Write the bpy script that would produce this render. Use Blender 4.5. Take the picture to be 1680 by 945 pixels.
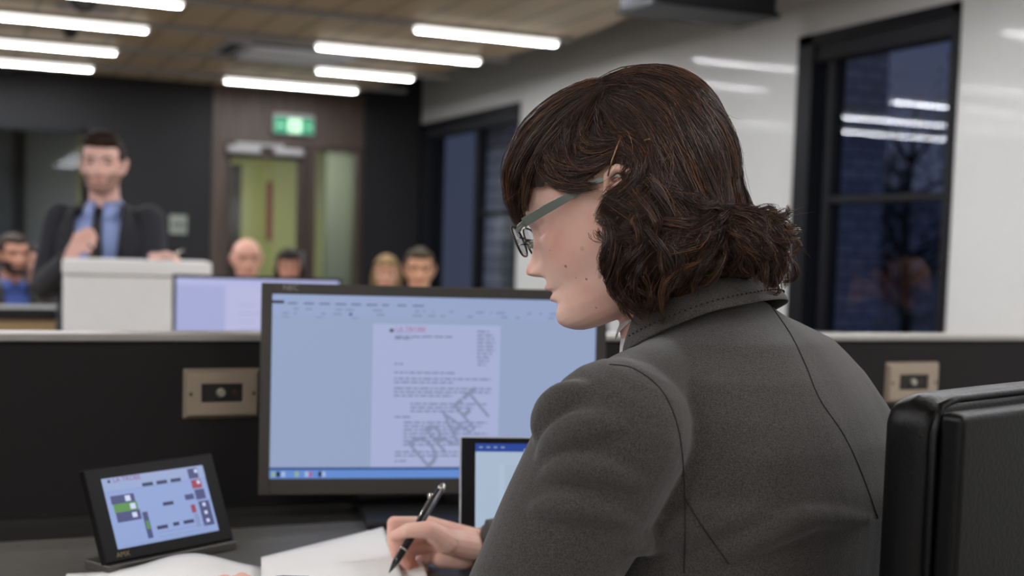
import bpy, bmesh, math, random
import numpy as np
from mathutils import Vector, Matrix
from mathutils.bvhtree import BVHTree
random.seed(7); RNG = np.random.default_rng(7)
for o in list(bpy.data.objects): bpy.data.objects.remove(o)
SC = bpy.context.scene; COL = SC.collection
# ---------------------------------------------------------------- camera
F_PX, PPY, PITCH, ROLL, YAW, CAMH = 2109.0, 560.0, math.radians(3.98), math.radians(1.73), math.radians(24.0), 1.30
g = Vector((math.sin(YAW), math.cos(YAW), 0)); r0 = Vector((math.cos(YAW), -math.sin(YAW), 0)); zz = Vector((0, 0, 1))
fw = math.cos(PITCH)*g - math.sin(PITCH)*zz; up0 = math.sin(PITCH)*g + math.cos(PITCH)*zz
rt = math.cos(ROLL)*r0 + math.sin(ROLL)*up0; up1 = -math.sin(ROLL)*r0 + math.cos(ROLL)*up0
CAM = Vector((0, 0, CAMH))
cd = bpy.data.cameras.new('camera'); cam = bpy.data.objects.new('camera', cd); COL.objects.link(cam)
cam.matrix_world = Matrix(((rt.x, up1.x, -fw.x, 0), (rt.y, up1.y, -fw.y, 0), (rt.z, up1.z, -fw.z, CAMH), (0, 0, 0, 1)))
cd.sensor_width = 36; cd.lens = F_PX/1680*36; cd.shift_y = (PPY-472.5)/1680; cd.clip_start = 0.02
cd.dof.use_dof = True; cd.dof.focus_distance = 1.22; cd.dof.aperture_fstop = 4.6
SC.camera = cam
# ---------------------------------------------------------------- exposure, world
SC.view_settings.view_transform = 'Standard'; SC.view_settings.look = 'None'
SC.view_settings.exposure = 0.0; SC.view_settings.gamma = 1; SC.view_settings.use_curve_mapping = False
FILL_LAMP = 4.5  # strength of the added fill lamps on the rear wall
LAMP = 80.0          # strength of the ceiling strip lamps
wd = bpy.data.worlds.new('dusk'); SC.world = wd; wd.use_nodes = True
nt = wd.node_tree; nt.nodes.clear()
wo = nt.nodes.new('ShaderNodeOutputWorld'); bg = nt.nodes.new('ShaderNodeBackground')
tc = nt.nodes.new('ShaderNodeTexCoord'); sx = nt.nodes.new('ShaderNodeSeparateXYZ'); cr = nt.nodes.new('ShaderNodeValToRGB')
nt.links.new(tc.outputs['Generated'], sx.inputs[0]); nt.links.new(sx.outputs['Z'], cr.inputs[0])
cr.color_ramp.elements[0].position = 0.0; cr.color_ramp.elements[0].color = (.058, .066, .096, 1)
cr.color_ramp.elements[1].position = 0.5; cr.color_ramp.elements[1].color = (.040, .052, .102, 1)
nt.links.new(cr.outputs[0], bg.inputs[0]); nt.links.new(bg.outputs[0], wo.inputs[0]); bg.inputs[1].default_value = 1.5

# ---------------------------------------------------------------- helpers
def ray(x, y): return fw + rt*((x-840)/F_PX) - up1*((y-PPY)/F_PX)
def onz(x, y, z): d = ray(x, y); return CAM + d*((z-CAMH)/d.z)
def ona(x, y, a): d = ray(x, y); return CAM + d*(a/d.x)
def onb(x, y, b): d = ray(x, y); return CAM + d*(b/d.y)
def onD(x, y, D): d = ray(x, y); return CAM + d*(D/d.dot(g))
def cw(X, Y, z): return r0*X + g*Y + Vector((0, 0, z))        # right of / ahead of the camera, height
def lin(c):
    return tuple(((v/255)/12.92 if v/255 <= .04045 else ((v/255+.055)/1.055)**2.4) for v in c)
MATS = {}
def mat(name, rgb, rough=.6, metal=0, spec=.5, emit=None, estr=1, noise=None, nscale=20, bump=0, bscale=200, coat=0, sheen=0, stretch=None, sss=0, croug=.05, bdist=.002):
    if name in MATS: return MATS[name]
    m = bpy.data.materials.new(name); m.use_nodes = True; t = m.node_tree; b = t.nodes['Principled BSDF']
    c = lin(rgb)+(1,)
    b.inputs['Base Color'].default_value = c; b.inputs['Roughness'].default_value = rough; b.inputs['Metallic'].default_value = metal
    b.inputs['Specular IOR Level'].default_value = spec; b.inputs['Coat Weight'].default_value = coat; b.inputs['Coat Roughness'].default_value = croug
    b.inputs['Sheen Weight'].default_value = sheen
    if sss: b.inputs['Subsurface Weight'].default_value = sss; b.inputs['Subsurface Radius'].default_value = (.008, .003, .0015); b.inputs['Subsurface Scale'].default_value = 1
    tcn = t.nodes.new('ShaderNodeTexCoord'); mp = t.nodes.new('ShaderNodeMapping'); t.links.new(tcn.outputs['Object'], mp.inputs[0])
    if stretch: mp.inputs['Scale'].default_value = stretch
    if emit is not None:
        b.inputs['Emission Color'].default_value = lin(emit)+(1,); b.inputs['Emission Strength'].default_value = estr
    n = t.nodes.new('ShaderNodeTexNoise'); n.inputs['Scale'].default_value = nscale; n.inputs['Detail'].default_value = 4
    t.links.new(mp.outputs[0], n.inputs['Vector'])
    mx = t.nodes.new('ShaderNodeMix'); mx.data_type = 'RGBA'
    c2 = lin(noise)+(1,) if noise else tuple(v*.98 for v in c[:3])+(1,)
    mx.inputs[6].default_value = c; mx.inputs[7].default_value = c2
    rp = t.nodes.new('ShaderNodeMapRange'); rp.inputs[1].default_value = .35; rp.inputs[2].default_value = .65
    t.links.new(n.outputs[0], rp.inputs[0]); t.links.new(rp.outputs[0], mx.inputs[0]); t.links.new(mx.outputs[2], b.inputs['Base Color'])
    if bump:
        n2 = t.nodes.new('ShaderNodeTexNoise'); n2.inputs['Scale'].default_value = bscale; n2.inputs['Detail'].default_value = 3
        t.links.new(mp.outputs[0], n2.inputs['Vector'])
        bp = t.nodes.new('ShaderNodeBump'); bp.inputs['Strength'].default_value = bump; bp.inputs['Distance'].default_value = bdist
        t.links.new(n2.outputs[0], bp.inputs['Height']); t.links.new(bp.outputs[0], b.inputs['Normal'])
    MATS[name] = m; return m
def glass_mat(name, tint=(200, 210, 220), refl=1.5):
    m = bpy.data.materials.new(name); m.use_nodes = True; t = m.node_tree; t.nodes.clear()
    o = t.nodes.new('ShaderNodeOutputMaterial'); mx = t.nodes.new('ShaderNodeMixShader'); tr = t.nodes.new('ShaderNodeBsdfTransparent')
    gl = t.nodes.new('ShaderNodeBsdfGlossy'); fr = t.nodes.new('ShaderNodeFresnel'); gg = t.nodes.new('ShaderNodeNewGeometry'); mr_ = t.nodes.new('ShaderNodeMapRange'); mr_.inputs[3].default_value = refl; mr_.inputs[4].default_value = 1/refl; t.links.new(gg.outputs['Backfacing'], mr_.inputs[0]); t.links.new(mr_.outputs[0], fr.inputs[0])
    tr.inputs[0].default_value = lin(tint)+(1,); gl.inputs['Roughness'].default_value = .01
    t.links.new(fr.outputs[0], mx.inputs[0]); t.links.new(tr.outputs[0], mx.inputs[1]); t.links.new(gl.outputs[0], mx.inputs[2]); t.links.new(mx.outputs[0], o.inputs[0])
    return m
def tag(o, label=None, cat=None, group=None, kind=None):
    if label: o['label'] = label
    if cat: o['category'] = cat
    if group: o['group'] = group
    if kind: o['kind'] = kind
    return o
def empty(name, loc, label=None, cat=None, group=None, kind=None, rz=0):
    o = bpy.data.objects.new(name, None); COL.objects.link(o); o.location = loc; o.rotation_euler = (0, 0, rz); o.empty_display_size = .05
    return tag(o, label, cat, group, kind)
def put(o, parent):
    if parent is not None:
        o.parent = parent; bpy.context.view_layer.update(); o.matrix_parent_inverse = parent.matrix_world.inverted()
    return o
class MB:
    def __init__(s): s.v = []; s.f = []; s.m = []
    def add(s, vs, fs, mi=0):
        k = len(s.v); s.v += [tuple(v) for v in vs]; s.f += [tuple(i+k for i in f) for f in fs]; s.m += [mi]*len(fs); return s
    def box(s, lo, hi, M=None, mi=0):
        vs = [Vector((x, y, z)) for z in (lo[2], hi[2]) for y in (lo[1], hi[1]) for x in (lo[0], hi[0])]
        if M is not None: vs = [M @ v for v in vs]
        return s.add(vs, [(0, 2, 3, 1), (4, 5, 7, 6), (0, 1, 5, 4), (2, 6, 7, 3), (0, 4, 6, 2), (1, 3, 7, 5)], mi)
    def tube(s, pts, rad, n=10, mi=0, caps=True, flat=1.0):
        pts = [Vector(p) for p in pts]; N = len(pts)
        rr = rad if isinstance(rad, (list, tuple)) else [rad]*N
        t0 = (pts[1]-pts[0]).normalized(); ax = Vector((0, 0, 1)) if abs(t0.z) < .9 else Vector((1, 0, 0)); u = t0.cross(ax).normalized()
        vs = []
        for i, p in enumerate(pts):
            t = (pts[min(i+1, N-1)]-pts[max(i-1, 0)]).normalized(); u = (u-t*u.dot(t)).normalized(); w = t.cross(u)
            for k in range(n):
                a = 2*math.pi*k/n; vs.append(p+(u*math.cos(a)+w*math.sin(a)*flat)*rr[i])
        fs = [(i*n+k, i*n+(k+1) % n, (i+1)*n+(k+1) % n, (i+1)*n+k) for i in range(N-1) for k in range(n)]
        if caps: fs += [tuple(range(n-1, -1, -1)), tuple(range((N-1)*n, N*n))]
        return s.add(vs, fs, mi)
    def cap(s, a, b, ra, rb, n=14, mi=0):          # tapered capsule
        a = Vector(a); b = Vector(b); d = (b-a); L = d.length; t = d/L if L > 1e-6 else Vector((0, 0, 1))
        pts = []; rs = []
        for k in range(5, -1, -1):
            th = math.radians(k*17); pts.append(a-t*ra*math.sin(th)); rs.append(max(ra*math.cos(th), 1e-4))
        for k in range(0, 6):
            th = math.radians(k*17); pts.append(b+t*rb*math.sin(th)); rs.append(max(rb*math.cos(th), 1e-4))
        return s.tube(pts, rs, n, mi)
    def ball(s, c, r, M=None, n=20, mi=0):         # ellipsoid, r a 3-vector, M a 3x3 orientation
        c = Vector(c); vs = []; m = n//2
        for i in range(1, m):
            th = math.pi*i/m
            for k in range(n):
                ph = 2*math.pi*k/n; v = Vector((r[0]*math.sin(th)*math.cos(ph), r[1]*math.sin(th)*math.sin(ph), r[2]*math.cos(th)))
                vs.append(c+(M @ v if M is not None else v))
        top = Vector((0, 0, r[2])); bot = -top
        if M is not None: top = M @ top; bot = M @ bot
        vs += [c+top, c+bot]; T = len(vs)-2
        fs = [(i*n+k, (i+1)*n+k, (i+1)*n+(k+1) % n, i*n+(k+1) % n) for i in range(m-2) for k in range(n)]
        fs += [(T, k, (k+1) % n) for k in range(n)] + [(T+1, (m-2)*n+(k+1) % n, (m-2)*n+k) for k in range(n)]
        return s.add(vs, fs, mi)
    def prism(s, poly, z0, z1, M=None, mi=0):
        n = len(poly); vs = [Vector((x, y, z0)) for x, y in poly]+[Vector((x, y, z1)) for x, y in poly]
        if M is not None: vs = [M @ v for v in vs]
        return s.add(vs, [tuple(range(n-1, -1, -1)), tuple(range(n, 2*n))]+[(i, (i+1) % n, n+(i+1) % n, n+i) for i in range(n)], mi)
    def build(s, name, mats, parent=None, bevel=0, smooth=False, segs=3, sub=0):
        me = bpy.data.meshes.new(name); me.from_pydata(s.v, [], s.f); me.update()
        if not isinstance(mats, (list, tuple)): mats = [mats]
        for m in mats: me.materials.append(m)
        me.polygons.foreach_set('material_index', s.m)
        bm = bmesh.new(); bm.from_mesh(me); bmesh.ops.recalc_face_normals(bm, faces=bm.faces); bm.to_mesh(me); bm.free()
        if smooth or bevel: me.polygons.foreach_set('use_smooth', [True]*len(me.polygons))
        o = bpy.data.objects.new(name, me); COL.objects.link(o)
        if bevel:
            b = o.modifiers.new('bevel', 'BEVEL'); b.width = bevel; b.segments = segs; b.limit_method = 'ANGLE'; b.angle_limit = math.radians(40); b.harden_normals = False
            w = o.modifiers.new('wn', 'WEIGHTED_NORMAL'); w.keep_sharp = True
        if sub:
            q = o.modifiers.new('sub', 'SUBSURF'); q.levels = sub; q.render_levels = sub
        return put(o, parent)
def frameM(o, x, y, z):   # 4x4 from origin and axes
    return Matrix(((x.x, y.x, z.x, o.x), (x.y, y.y, z.y, o.y), (x.z, y.z, z.z, o.z), (0, 0, 0, 1)))
_fc = {}
def text_mesh(s, size, M, depth=.0003):     # writing as a thin mesh, list of verts/faces
    key = s
    if key not in _fc:
        cu = bpy.data.curves.new('t', 'FONT'); cu.body = s; cu.size = 1; cu.align_x = 'LEFT'; cu.resolution_u = 3
        ob = bpy.data.objects.new('t', cu); COL.objects.link(ob); bpy.context.view_layer.update()
        me = ob.to_mesh(); vs = [v.co.copy() for v in me.vertices]; fs = [tuple(p.vertices) for p in me.polygons]
        ob.to_mesh_clear(); bpy.data.objects.remove(ob); bpy.data.curves.remove(cu); _fc[key] = (vs, fs)
    vs, fs = _fc[key]
    return [M @ Vector((v.x*size, v.y*size, 0)) for v in vs], fs

# ---------------------------------------------------------------- materials
M_WALL = mat('white_wall_paint', (222, 222, 219), .5, coat=.35, croug=.07)
M_BLACKW = mat('black_wall_paint', (21, 21, 24), .7)
M_FLOOR = mat('charcoal_carpet', (128, 124, 120), .95, bump=.3)
M_CEILUP = mat('dark_soffit', (60, 58, 55), .9)
M_WOOD = mat('dark_walnut_panel', (84, 69, 59), .5, noise=(64, 52, 44), nscale=3, stretch=(14, 14, .6))
M_WOODD = mat('dark_door_wood', (66, 50, 42), .45, noise=(52, 40, 34), nscale=3, stretch=(14, 14, .6))
M_TAN = mat('light_ash_wood', (205, 172, 128), .5, noise=(190, 155, 112), nscale=3, stretch=(.6, 10, 10))
M_BLKF = mat('black_frame', (20, 21, 26), .5, spec=.25)
M_BLIND = mat('black_blind', (30, 31, 36), .7)
M_ALU = mat('brushed_aluminium', (165, 165, 162), .38, metal=.8)
M_GREYP = mat('grey_paint', (160, 158, 158), .5)
M_LAMPS = mat('lamp_side', (255, 255, 255), .5, emit=(255, 252, 246), estr=1.7); M_LAMPB = mat('lamp_diffuser', (255, 255, 255), .5, emit=(248, 250, 255), estr=LAMP)
def lampbar(a0, a1, bb, w):
    q = MB().box((a0, bb-w, ZR-.055), (a1, bb+w, ZR-.028), None, 0)
    q.add([(a0+.01, bb-w+.004, ZR-.0556), (a0+.01, bb+w-.004, ZR-.0556), (a1-.01, bb+w-.004, ZR-.0556), (a1-.01, bb-w+.004, ZR-.0556)], [(0, 1, 2, 3)], 1); return q
M_WHITE = mat('white_plastic', (225, 225, 222), .5)
M_GLASS = glass_mat('window_glass', (228, 232, 240))
M_GREEN = mat('green_corridor_paint', (185, 190, 122), .7)
M_LBLUE = mat('pale_corridor_paint', (200, 208, 208), .7)
M_GREYG = mat('grey_green_paint', (120, 128, 106), .7)
M_DESK = mat('black_desk_laminate', (98, 95, 90), .45, noise=(92, 89, 85), nscale=60)
M_PART = mat('black_partition_fabric', (22, 19, 18), .9, bump=.2, bscale=600)
M_PLATE = mat('beige_metal_plate', (168, 152, 134), .35, metal=.35)
M_BLKP = mat('black_plastic', (30, 29, 28), .42)
M_BEZEL = mat('dark_bezel_plastic', (58, 54, 50), .5)
M_PAPER = mat('paper', (238, 236, 232), .8)
M_LEATHER = mat('black_leather', (11, 10, 10), .42, spec=.25, bump=.35, bscale=260, coat=.06, croug=.3, bdist=.0012)

def struct(name, mb, m, **k): return tag(mb.build(name, m, **k), kind='structure')
AW, BW, ZR, ZC = 3.708, 10.34, 2.55, 3.2
A0, B0 = -4.5, -3.0
struct('floor', MB().box((A0, B0, -.1), (AW+.3, BW+.2, 0)), M_FLOOR)
# raised bench floor under the desk
struct('floor', MB().box((A0, B0, 0), (AW, 2.3, .18)), M_FLOOR)
struct('ceiling', MB().box((A0, B0, ZC), (AW+.3, BW+.2, ZC+.1)), M_CEILUP)
struct('wall_left', MB().box((A0-.1, B0, 0), (A0, BW+.2, ZC)), M_BLACKW)
struct('wall_front', MB().box((A0, B0-.1, 0), (AW+.3, B0, ZC)), mat('grey_wall', (150, 148, 145), .8))
# wooden raft ceiling with board seams
mr = bpy.data.materials.new('oak_ceiling_boards'); mr.use_nodes = True
t = mr.node_tree; b = t.nodes['Principled BSDF']; b.inputs['Roughness'].default_value = .5
tcn = t.nodes.new('ShaderNodeTexCoord'); sp = t.nodes.new('ShaderNodeSeparateXYZ'); t.links.new(tcn.outputs['Object'], sp.inputs[0])
d1 = t.nodes.new('ShaderNodeMath'); d1.operation = 'DIVIDE'; d1.inputs[1].default_value = .24; t.links.new(sp.outputs['X'], d1.inputs[0])
fl = t.nodes.new('ShaderNodeMath'); fl.operation = 'FRACT'; t.links.new(d1.outputs[0], fl.inputs[0])
ra = t.nodes.new('ShaderNodeValToRGB'); e = ra.color_ramp.elements
e[0].position = 0; e[0].color = (.5, .5, .5, 1); e[1].position = .09; e[1].color = (1, 1, 1, 1); q = e.new(.88); q.color = (1, 1, 1, 1); q = e.new(.97); q.color = (.5, .5, .5, 1)
t.links.new(fl.outputs[0], ra.inputs[0])
mpn = t.nodes.new('ShaderNodeMapping'); mpn.inputs['Scale'].default_value = (12, .5, 1); t.links.new(tcn.outputs['Object'], mpn.inputs[0])
nn = t.nodes.new('ShaderNodeTexNoise'); nn.inputs['Scale'].default_value = 4; t.links.new(mpn.outputs[0], nn.inputs['Vector'])
wc = t.nodes.new('ShaderNodeMix'); wc.data_type = 'RGBA'; wc.inputs[6].default_value = lin((206, 184, 150))+(1,); wc.inputs[7].default_value = lin((186, 162, 126))+(1,)
t.links.new(nn.outputs[0], wc.inputs[0])
mm = t.nodes.new('ShaderNodeMix'); mm.data_type = 'RGBA'; mm.blend_type = 'MULTIPLY'; mm.inputs[0].default_value = 1
t.links.new(wc.outputs[2], mm.inputs[6]); t.links.new(ra.outputs[0], mm.inputs[7]); t.links.new(mm.outputs[2], b.inputs['Base Color'])
edge = [(A0, B0), (3.22, B0), (3.22, 5.37), (3.38, 6.7), (3.10, 9.9), (3.05, BW), (A0, BW)]
struct('ceiling', MB().prism(edge, ZR, ZR+.06), mr)
# right wall with two openings
W1 = (4.03, 5.09); W2 = (8.30, BW); ZS, ZH = .85, 2.35
wr = MB()
for (b0, b1, z0, z1) in ((B0, W1[0], 0, ZC), (W1[0], W1[1], 0, ZS), (W1[0], W1[1], ZH, ZC), (W1[1], W2[0], 0, ZC), (W2[0], W2[1], ZH, ZC), (W2[0], W2[1], 0, ZS)):
    wr.box((AW, b0, z0), (AW+.22, b1, z1))
struct('wall_right', wr, M_WALL)
def window(name, b0, b1, mull, tr):
    e = empty(name, (AW+.02, (b0+b1)/2, ZS), kind='structure')
    f = MB(); w = .045
    for (p0, p1, q0, q1) in ((b0, b0+w, ZS, ZH), (b1-w*2.6, b1, ZS, ZH), (b0, b1, ZS, ZS+w), (b0, b1, ZH-.05, ZH)): f.box((AW-.012, p0, q0), (AW+.14, p1, q1))
    for (p0, p1) in mull: f.box((AW+.03, p0, ZS), (AW+.10, p1, ZH))
    for (p0, p1) in tr: f.box((AW+.035, p0, 1.565), (AW+.095, p1, 1.6))
    f.build('window_frame', M_BLKF, e, bevel=.004)
    MB().box((AW+.005, b0+.03, ZH-.13), (AW+.11, b1-.03, ZH-.03)).build('roller_blind', M_BLIND, e, bevel=.02)
    MB().box((AW+.06, b0+.02, ZS+.02), (AW+.066, b1-.02, ZH-.02)).build('pane', M_GLASS, e)
    MB().box((AW-.03, b0-.01, ZS-.03), (AW+.2, b1+.01, ZS)).build('window_sill', M_BLKF, e)
    return e
window('window_1', *W1, [(4.86, 4.91)], [(W1[0], 4.9)])
window('window_2', W2[0], W2[1], [(9.12, 9.20)], [(W2[0], 9.15)])
# back wall: black wall, interior window opening, door opening, black pier
bw = MB()
IW = (A0, 1.02, .8, 2.14); DR = (1.958, 3.20, 0, 2.125)
bw.box((A0, BW, 0), (IW[1], BW+.15, IW[2])).box((A0, BW, IW[3]), (IW[1], BW+.15, ZC)).box((IW[1], BW, 0), (DR[0], BW+.15, ZC)).box((DR[1], BW, 0), (AW+.22, BW+.15, ZC))
bw.box((DR[0], BW, ZR), (DR[1], BW+.15, ZC))
struct('wall_back', bw, M_BLACKW)
struct('wall_back', MB().box((DR[0], BW-.01, DR[3]), (DR[1], BW+.15, ZR)), M_WOOD)
struct('wall_back', MB().box((DR[0], BW-.01, 0), (DR[0]+.10, BW+.15, DR[3])), M_WOOD)
# interior window
e = empty('window_3', (0, BW, IW[2]), kind='structure')
f = MB(); w = .04
f.box((A0, BW-.01, IW[2]), (IW[1], BW+.1, IW[2]+w)).box((A0, BW-.01, IW[3]-w), (IW[1], BW+.1, IW[3])).box((IW[1]-w, BW-.01, IW[2]), (IW[1], BW+.1, IW[3])).box((-.9, BW-.01, IW[2]), (-.86, BW+.1, IW[3]))
f.build('window_frame', M_BLKF, e)
MB().box((A0, BW+.04, IW[2]+.01), (IW[1]-.01, BW+.046, IW[3]-.01)).build('pane', M_GLASS, e)
# the door with its glazed leaf and side light
e = empty('door_1', (2.5, BW, 0), kind='structure')
f = MB(); x0, x1 = DR[0]+.10, DR[1]
f.box((x0, BW-.02, DR[3]-.05), (x1, BW+.08, DR[3])).box((x1-.05, BW-.02, 0), (x1, BW+.08, DR[3]-.05)).box((2.72, BW-.02, 0), (2.80, BW+.08, DR[3]-.05))
f.build('door_frame', M_WOODD, e, bevel=.004)
l = MB(); l.box((x0, BW, .0), (x0+.05, BW+.045, 2.07)).box((2.655, BW, 0), (2.715, BW+.045, 2.07)).box((x0+.05, BW, 1.985), (2.655, BW+.045, 2.07)).box((x0+.05, BW, 0), (2.655, BW+.045, .25))
lf = l.build('door_leaf', M_WOODD, e, bevel=.003)
MB().box((x0+.05, BW+.02, .25), (2.655, BW+.026, 1.985)).build('door_glass', M_GLASS, lf)
MB().tube([(2.69, BW-.05, .95), (2.69, BW-.05, 1.25)], .012).tube([(2.69, BW-.05, .98), (2.69, BW, .98)], .008).tube([(2.69, BW-.05, 1.22), (2.69, BW, 1.22)], .008).build('door_handle', M_ALU, lf)
MB().box((2.80, BW+.02, .05), (x1-.05, BW+.026, DR[3]-.05)).build('side_glass', M_GLASS, e)
for (c0, c1, z0) in ((2.07, 2.33, 2.02), (2.44, 2.68, 2.02)):
    MB().box((c0, BW-.08, z0), (c1, BW-.021, z0+.055)).build('door_closer', M_GREYP, e, bevel=.008)
MB().box((2.14, BW-.05, 2.08), (2.52, BW-.021, 2.105)).build('closer_arm', M_GREYP, e)
# corridor beyond
struct('floor', MB().box((A0, BW+.15, -.1), (AW+.3, 14, 0)), M_FLOOR)
struct('ceiling', MB().box((A0, BW+.15, 2.5), (AW+.3, 14, 2.6)), mat('corridor_ceiling', (190, 190, 170), .8))
struct('wall_corridor', MB().box((1.2, 13.2, 0), (AW+.3, 13.3, 2.5)), M_GREEN)
struct('wall_corridor', MB().box((A0, 13.2, 0), (1.2, 13.3, 2.5)), mat('corridor_grey', (158, 164, 162), .7))
struct('trim_2', MB().box((.62, 12.9, 0), (.72, 13.19, 2.5)), M_BLACKW)
struct('wall_corridor', MB().box((1.86, BW+.3, 0), (1.92, 12.0, 2.5)), M_GREYG)
struct('trim_1', MB().box((2.28, 12.6, 0), (2.5, 12.8, 2.5)), M_LBLUE)
struct('door_2', MB().box((2.55, 13.1, 0), (2.78, 13.19, 2.1)), mat('dark_olive_door', (40, 38, 22), .6))
struct('wall_corridor', MB().box((3.42, 12.2, 0), (AW+.3, 12.3, 2.5)), M_GREYG)
o = MB().box((3.06, 13.17, 1.35), (3.12, 13.195, 1.95)).build('poster', mat('red_poster', (150, 84, 80), .6)); tag(o, 'narrow red poster on the green wall seen through the glass door', 'poster')
def lampbox(name, lo, hi, s, label, cat='ceiling light'):
    m = mat(name+'_lit', (255, 255, 255), .5, emit=(255, 246, 225), estr=s)
    e = empty(name, ((lo[0]+hi[0])/2, (lo[1]+hi[1])/2, lo[2]), label, cat)
    MB().box((lo[0]-.02, lo[1]-.02, lo[2]+.012), (hi[0]+.02, hi[1]+.02, hi[2])).build('housing', M_GREYP, e)
    MB().box(lo, (hi[0], hi[1], lo[2]+.012)).build('diffuser', m, e); return e
lampbox('corridor_light', (2.4, 11.3, 2.44), (3.4, 11.7, 2.5), 42, 'square corridor ceiling light beyond the glazed wooden door')
lampbox('corridor_fill', (-1.5, 10.7, 2.44), (.85, 10.8, 2.5), 14, 'slim fill light added out of view behind the interior window head')  # unseen lamp added to lighten the corridor behind the interior window

# ---------------------------------------------------------------- ceiling things
ROWS = [(6.79, [(-1.2, 1.126), (2.386, 3.246)], 'nearest the camera of the four rows in view'), (7.71, [(-1.6, 1.082), (2.08, 3.141)], 'second of the four rows in view'),
        (8.745, [(-1.6, 1.032), (2.365, 3.057)], 'third row, beside the ceiling cassette'), (9.70, [(-1.6, .984), (1.925, 2.937)], 'farthest row, just above the wooden door')]
for (bb, segs, lab) in ROWS:
    e = empty('linear_ceiling_light', (1.2, bb, ZR), 'long linear ceiling light, '+lab, 'ceiling light', 'rows of linear lights on the timber ceiling')
    MB().box((-2.2, bb-.022, ZR-.03), (3.34, bb+.022, ZR)).build('housing', M_GREYP, e, bevel=.004)
    for (a0, a1) in segs: lampbar(a0, a1, bb, .026).build('diffuser', [M_LAMPS, M_LAMPB], e)
for bb in (-1.9, -.9, .1, 1.1, 2.1, 3.1, 4.1, 5.1):
    e = empty('linear_ceiling_light', (1.2, bb, ZR), 'linear ceiling light on the nearer part of the timber ceiling', 'ceiling light', 'rows of overhead linear lights outside the frame')
    MB().box((-3.2, bb-.022, ZR-.03), (3.1, bb+.022, ZR)).build('housing', M_GREYP, e, bevel=.004)
    for (a0, a1) in ((-2.6, -.9), (1.7, 2.9)): lampbar(a0, a1, bb, .03).build('diffuser', [M_LAMPS, M_LAMPB], e)
for (x, y) in ((-3.0, B0), (-1.1, B0), (2.9, B0)):  # fill lamps added behind the camera to brighten the writer's face
    e = empty('fill_light', (x, y, 1.7), 'broad white fill light added on the rear wall behind the camera', 'fill light', 'added fill lights on the rear wall')
    MB().box((x-.72, y, 1.55), (x+.72, y+.05, 2.15)).build('housing', M_GREYP, e, bevel=.01)
    MB().box((x-.68, y+.05, 1.59), (x+.68, y+.07, 2.11)).build('diffuser', mat('fill_lamp_diffuser', (255, 255, 255), .5, emit=(255, 250, 244), estr=FILL_LAMP), e, bevel=.005)
# cassette
e = empty('ceiling_cassette', (2.0, 8.4, ZR), 'square grey air conditioning cassette between the ceiling light rows', 'air conditioner')
MB().box((1.6, 7.93, ZR-.02), (2.5, 8.62, ZR)).build('frame', mat('grey_grille', (190, 190, 196), .5), e, bevel=.01)
MB().box((1.76, 8.02, ZR-.05), (2.42, 8.52, ZR-.021)).build('intake_grille', mat('pale_grille', (240, 240, 246), .5), e, bevel=.012)
for (lo, hi) in (((1.63, 8.06), (1.71, 8.5)), ((1.75, 7.95), (2.4, 7.99)), ((1.75, 8.55), (2.4, 8.59))):
    MB().box((lo[0], lo[1], ZR-.027), (hi[0], hi[1], ZR-.0201)).build('louvre', M_BLKF, e)
tag(MB().box((.56, 7.31, ZR-.035), (.87, 7.39, ZR)).build('wireless_access_point', mat('silver_box', (185, 185, 190), .5), bevel=.01), 'small pale grey bar fixed to the ceiling between left lights', 'ceiling device')
def dome(p, r, lab):
    e = empty('security_camera', p, lab, 'camera'); v = Vector(p)
    MB().tube([v, v-Vector((0, 0, .03))], r*1.1, 20).build('mount', M_BLKP, e)
    MB().ball(v-Vector((0, 0, .03)), (r, r, r)).build('dome_cover', M_BLKP, e, smooth=True)
dome((.66, 6.95, ZR), .075, 'black dome camera at the top left of the timber ceiling')
dome((.70, 8.15, ZR), .04, 'tiny dark ceiling sensor between the first and second left lamps')
dome((.42, 9.9, ZR), .06, 'small dark dome camera by the black back wall under the left lights')
e = empty('ceiling_duct', (2.9, 4.9, ZC), 'black duct box hanging by the edge of the timber ceiling', 'duct')
p = onz(1210, 46, 2.36); q = onz(1280, 30, 2.36)
MB().box((p.x-.62, q.y, 2.366), (p.x, p.y, ZC)).build('casing', mat('black_duct', (20, 20, 25), .8), e, bevel=.01)
MB().box((p.x-.63, q.y-.01, 2.36), (p.x+.01, p.y+.01, 2.38)).build('flange', M_BLKF, e)

# exit sign and wall switch
e = empty('exit_sign', (2.6, BW-.01, 2.27), 'green illuminated running man exit sign above the wooden door', 'exit sign')
MB().box((2.425, BW-.07, 2.19), (2.765, BW-.012, 2.355)).build('housing', M_GREYP, e, bevel=.006)
fc = MB(); y = BW-.0705
def fbox(mb, x0, x1, z0, z1, y, mi): mb.add([(x0, y, z0), (x1, y, z0), (x1, y, z1), (x0, y, z1)], [(0, 1, 2, 3)], mi)
fbox(fc, 2.435, 2.755, 2.198, 2.32, y-.0005, 0); fbox(fc, 2.55, 2.655, 2.202, 2.316, y-.001, 1)
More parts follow.
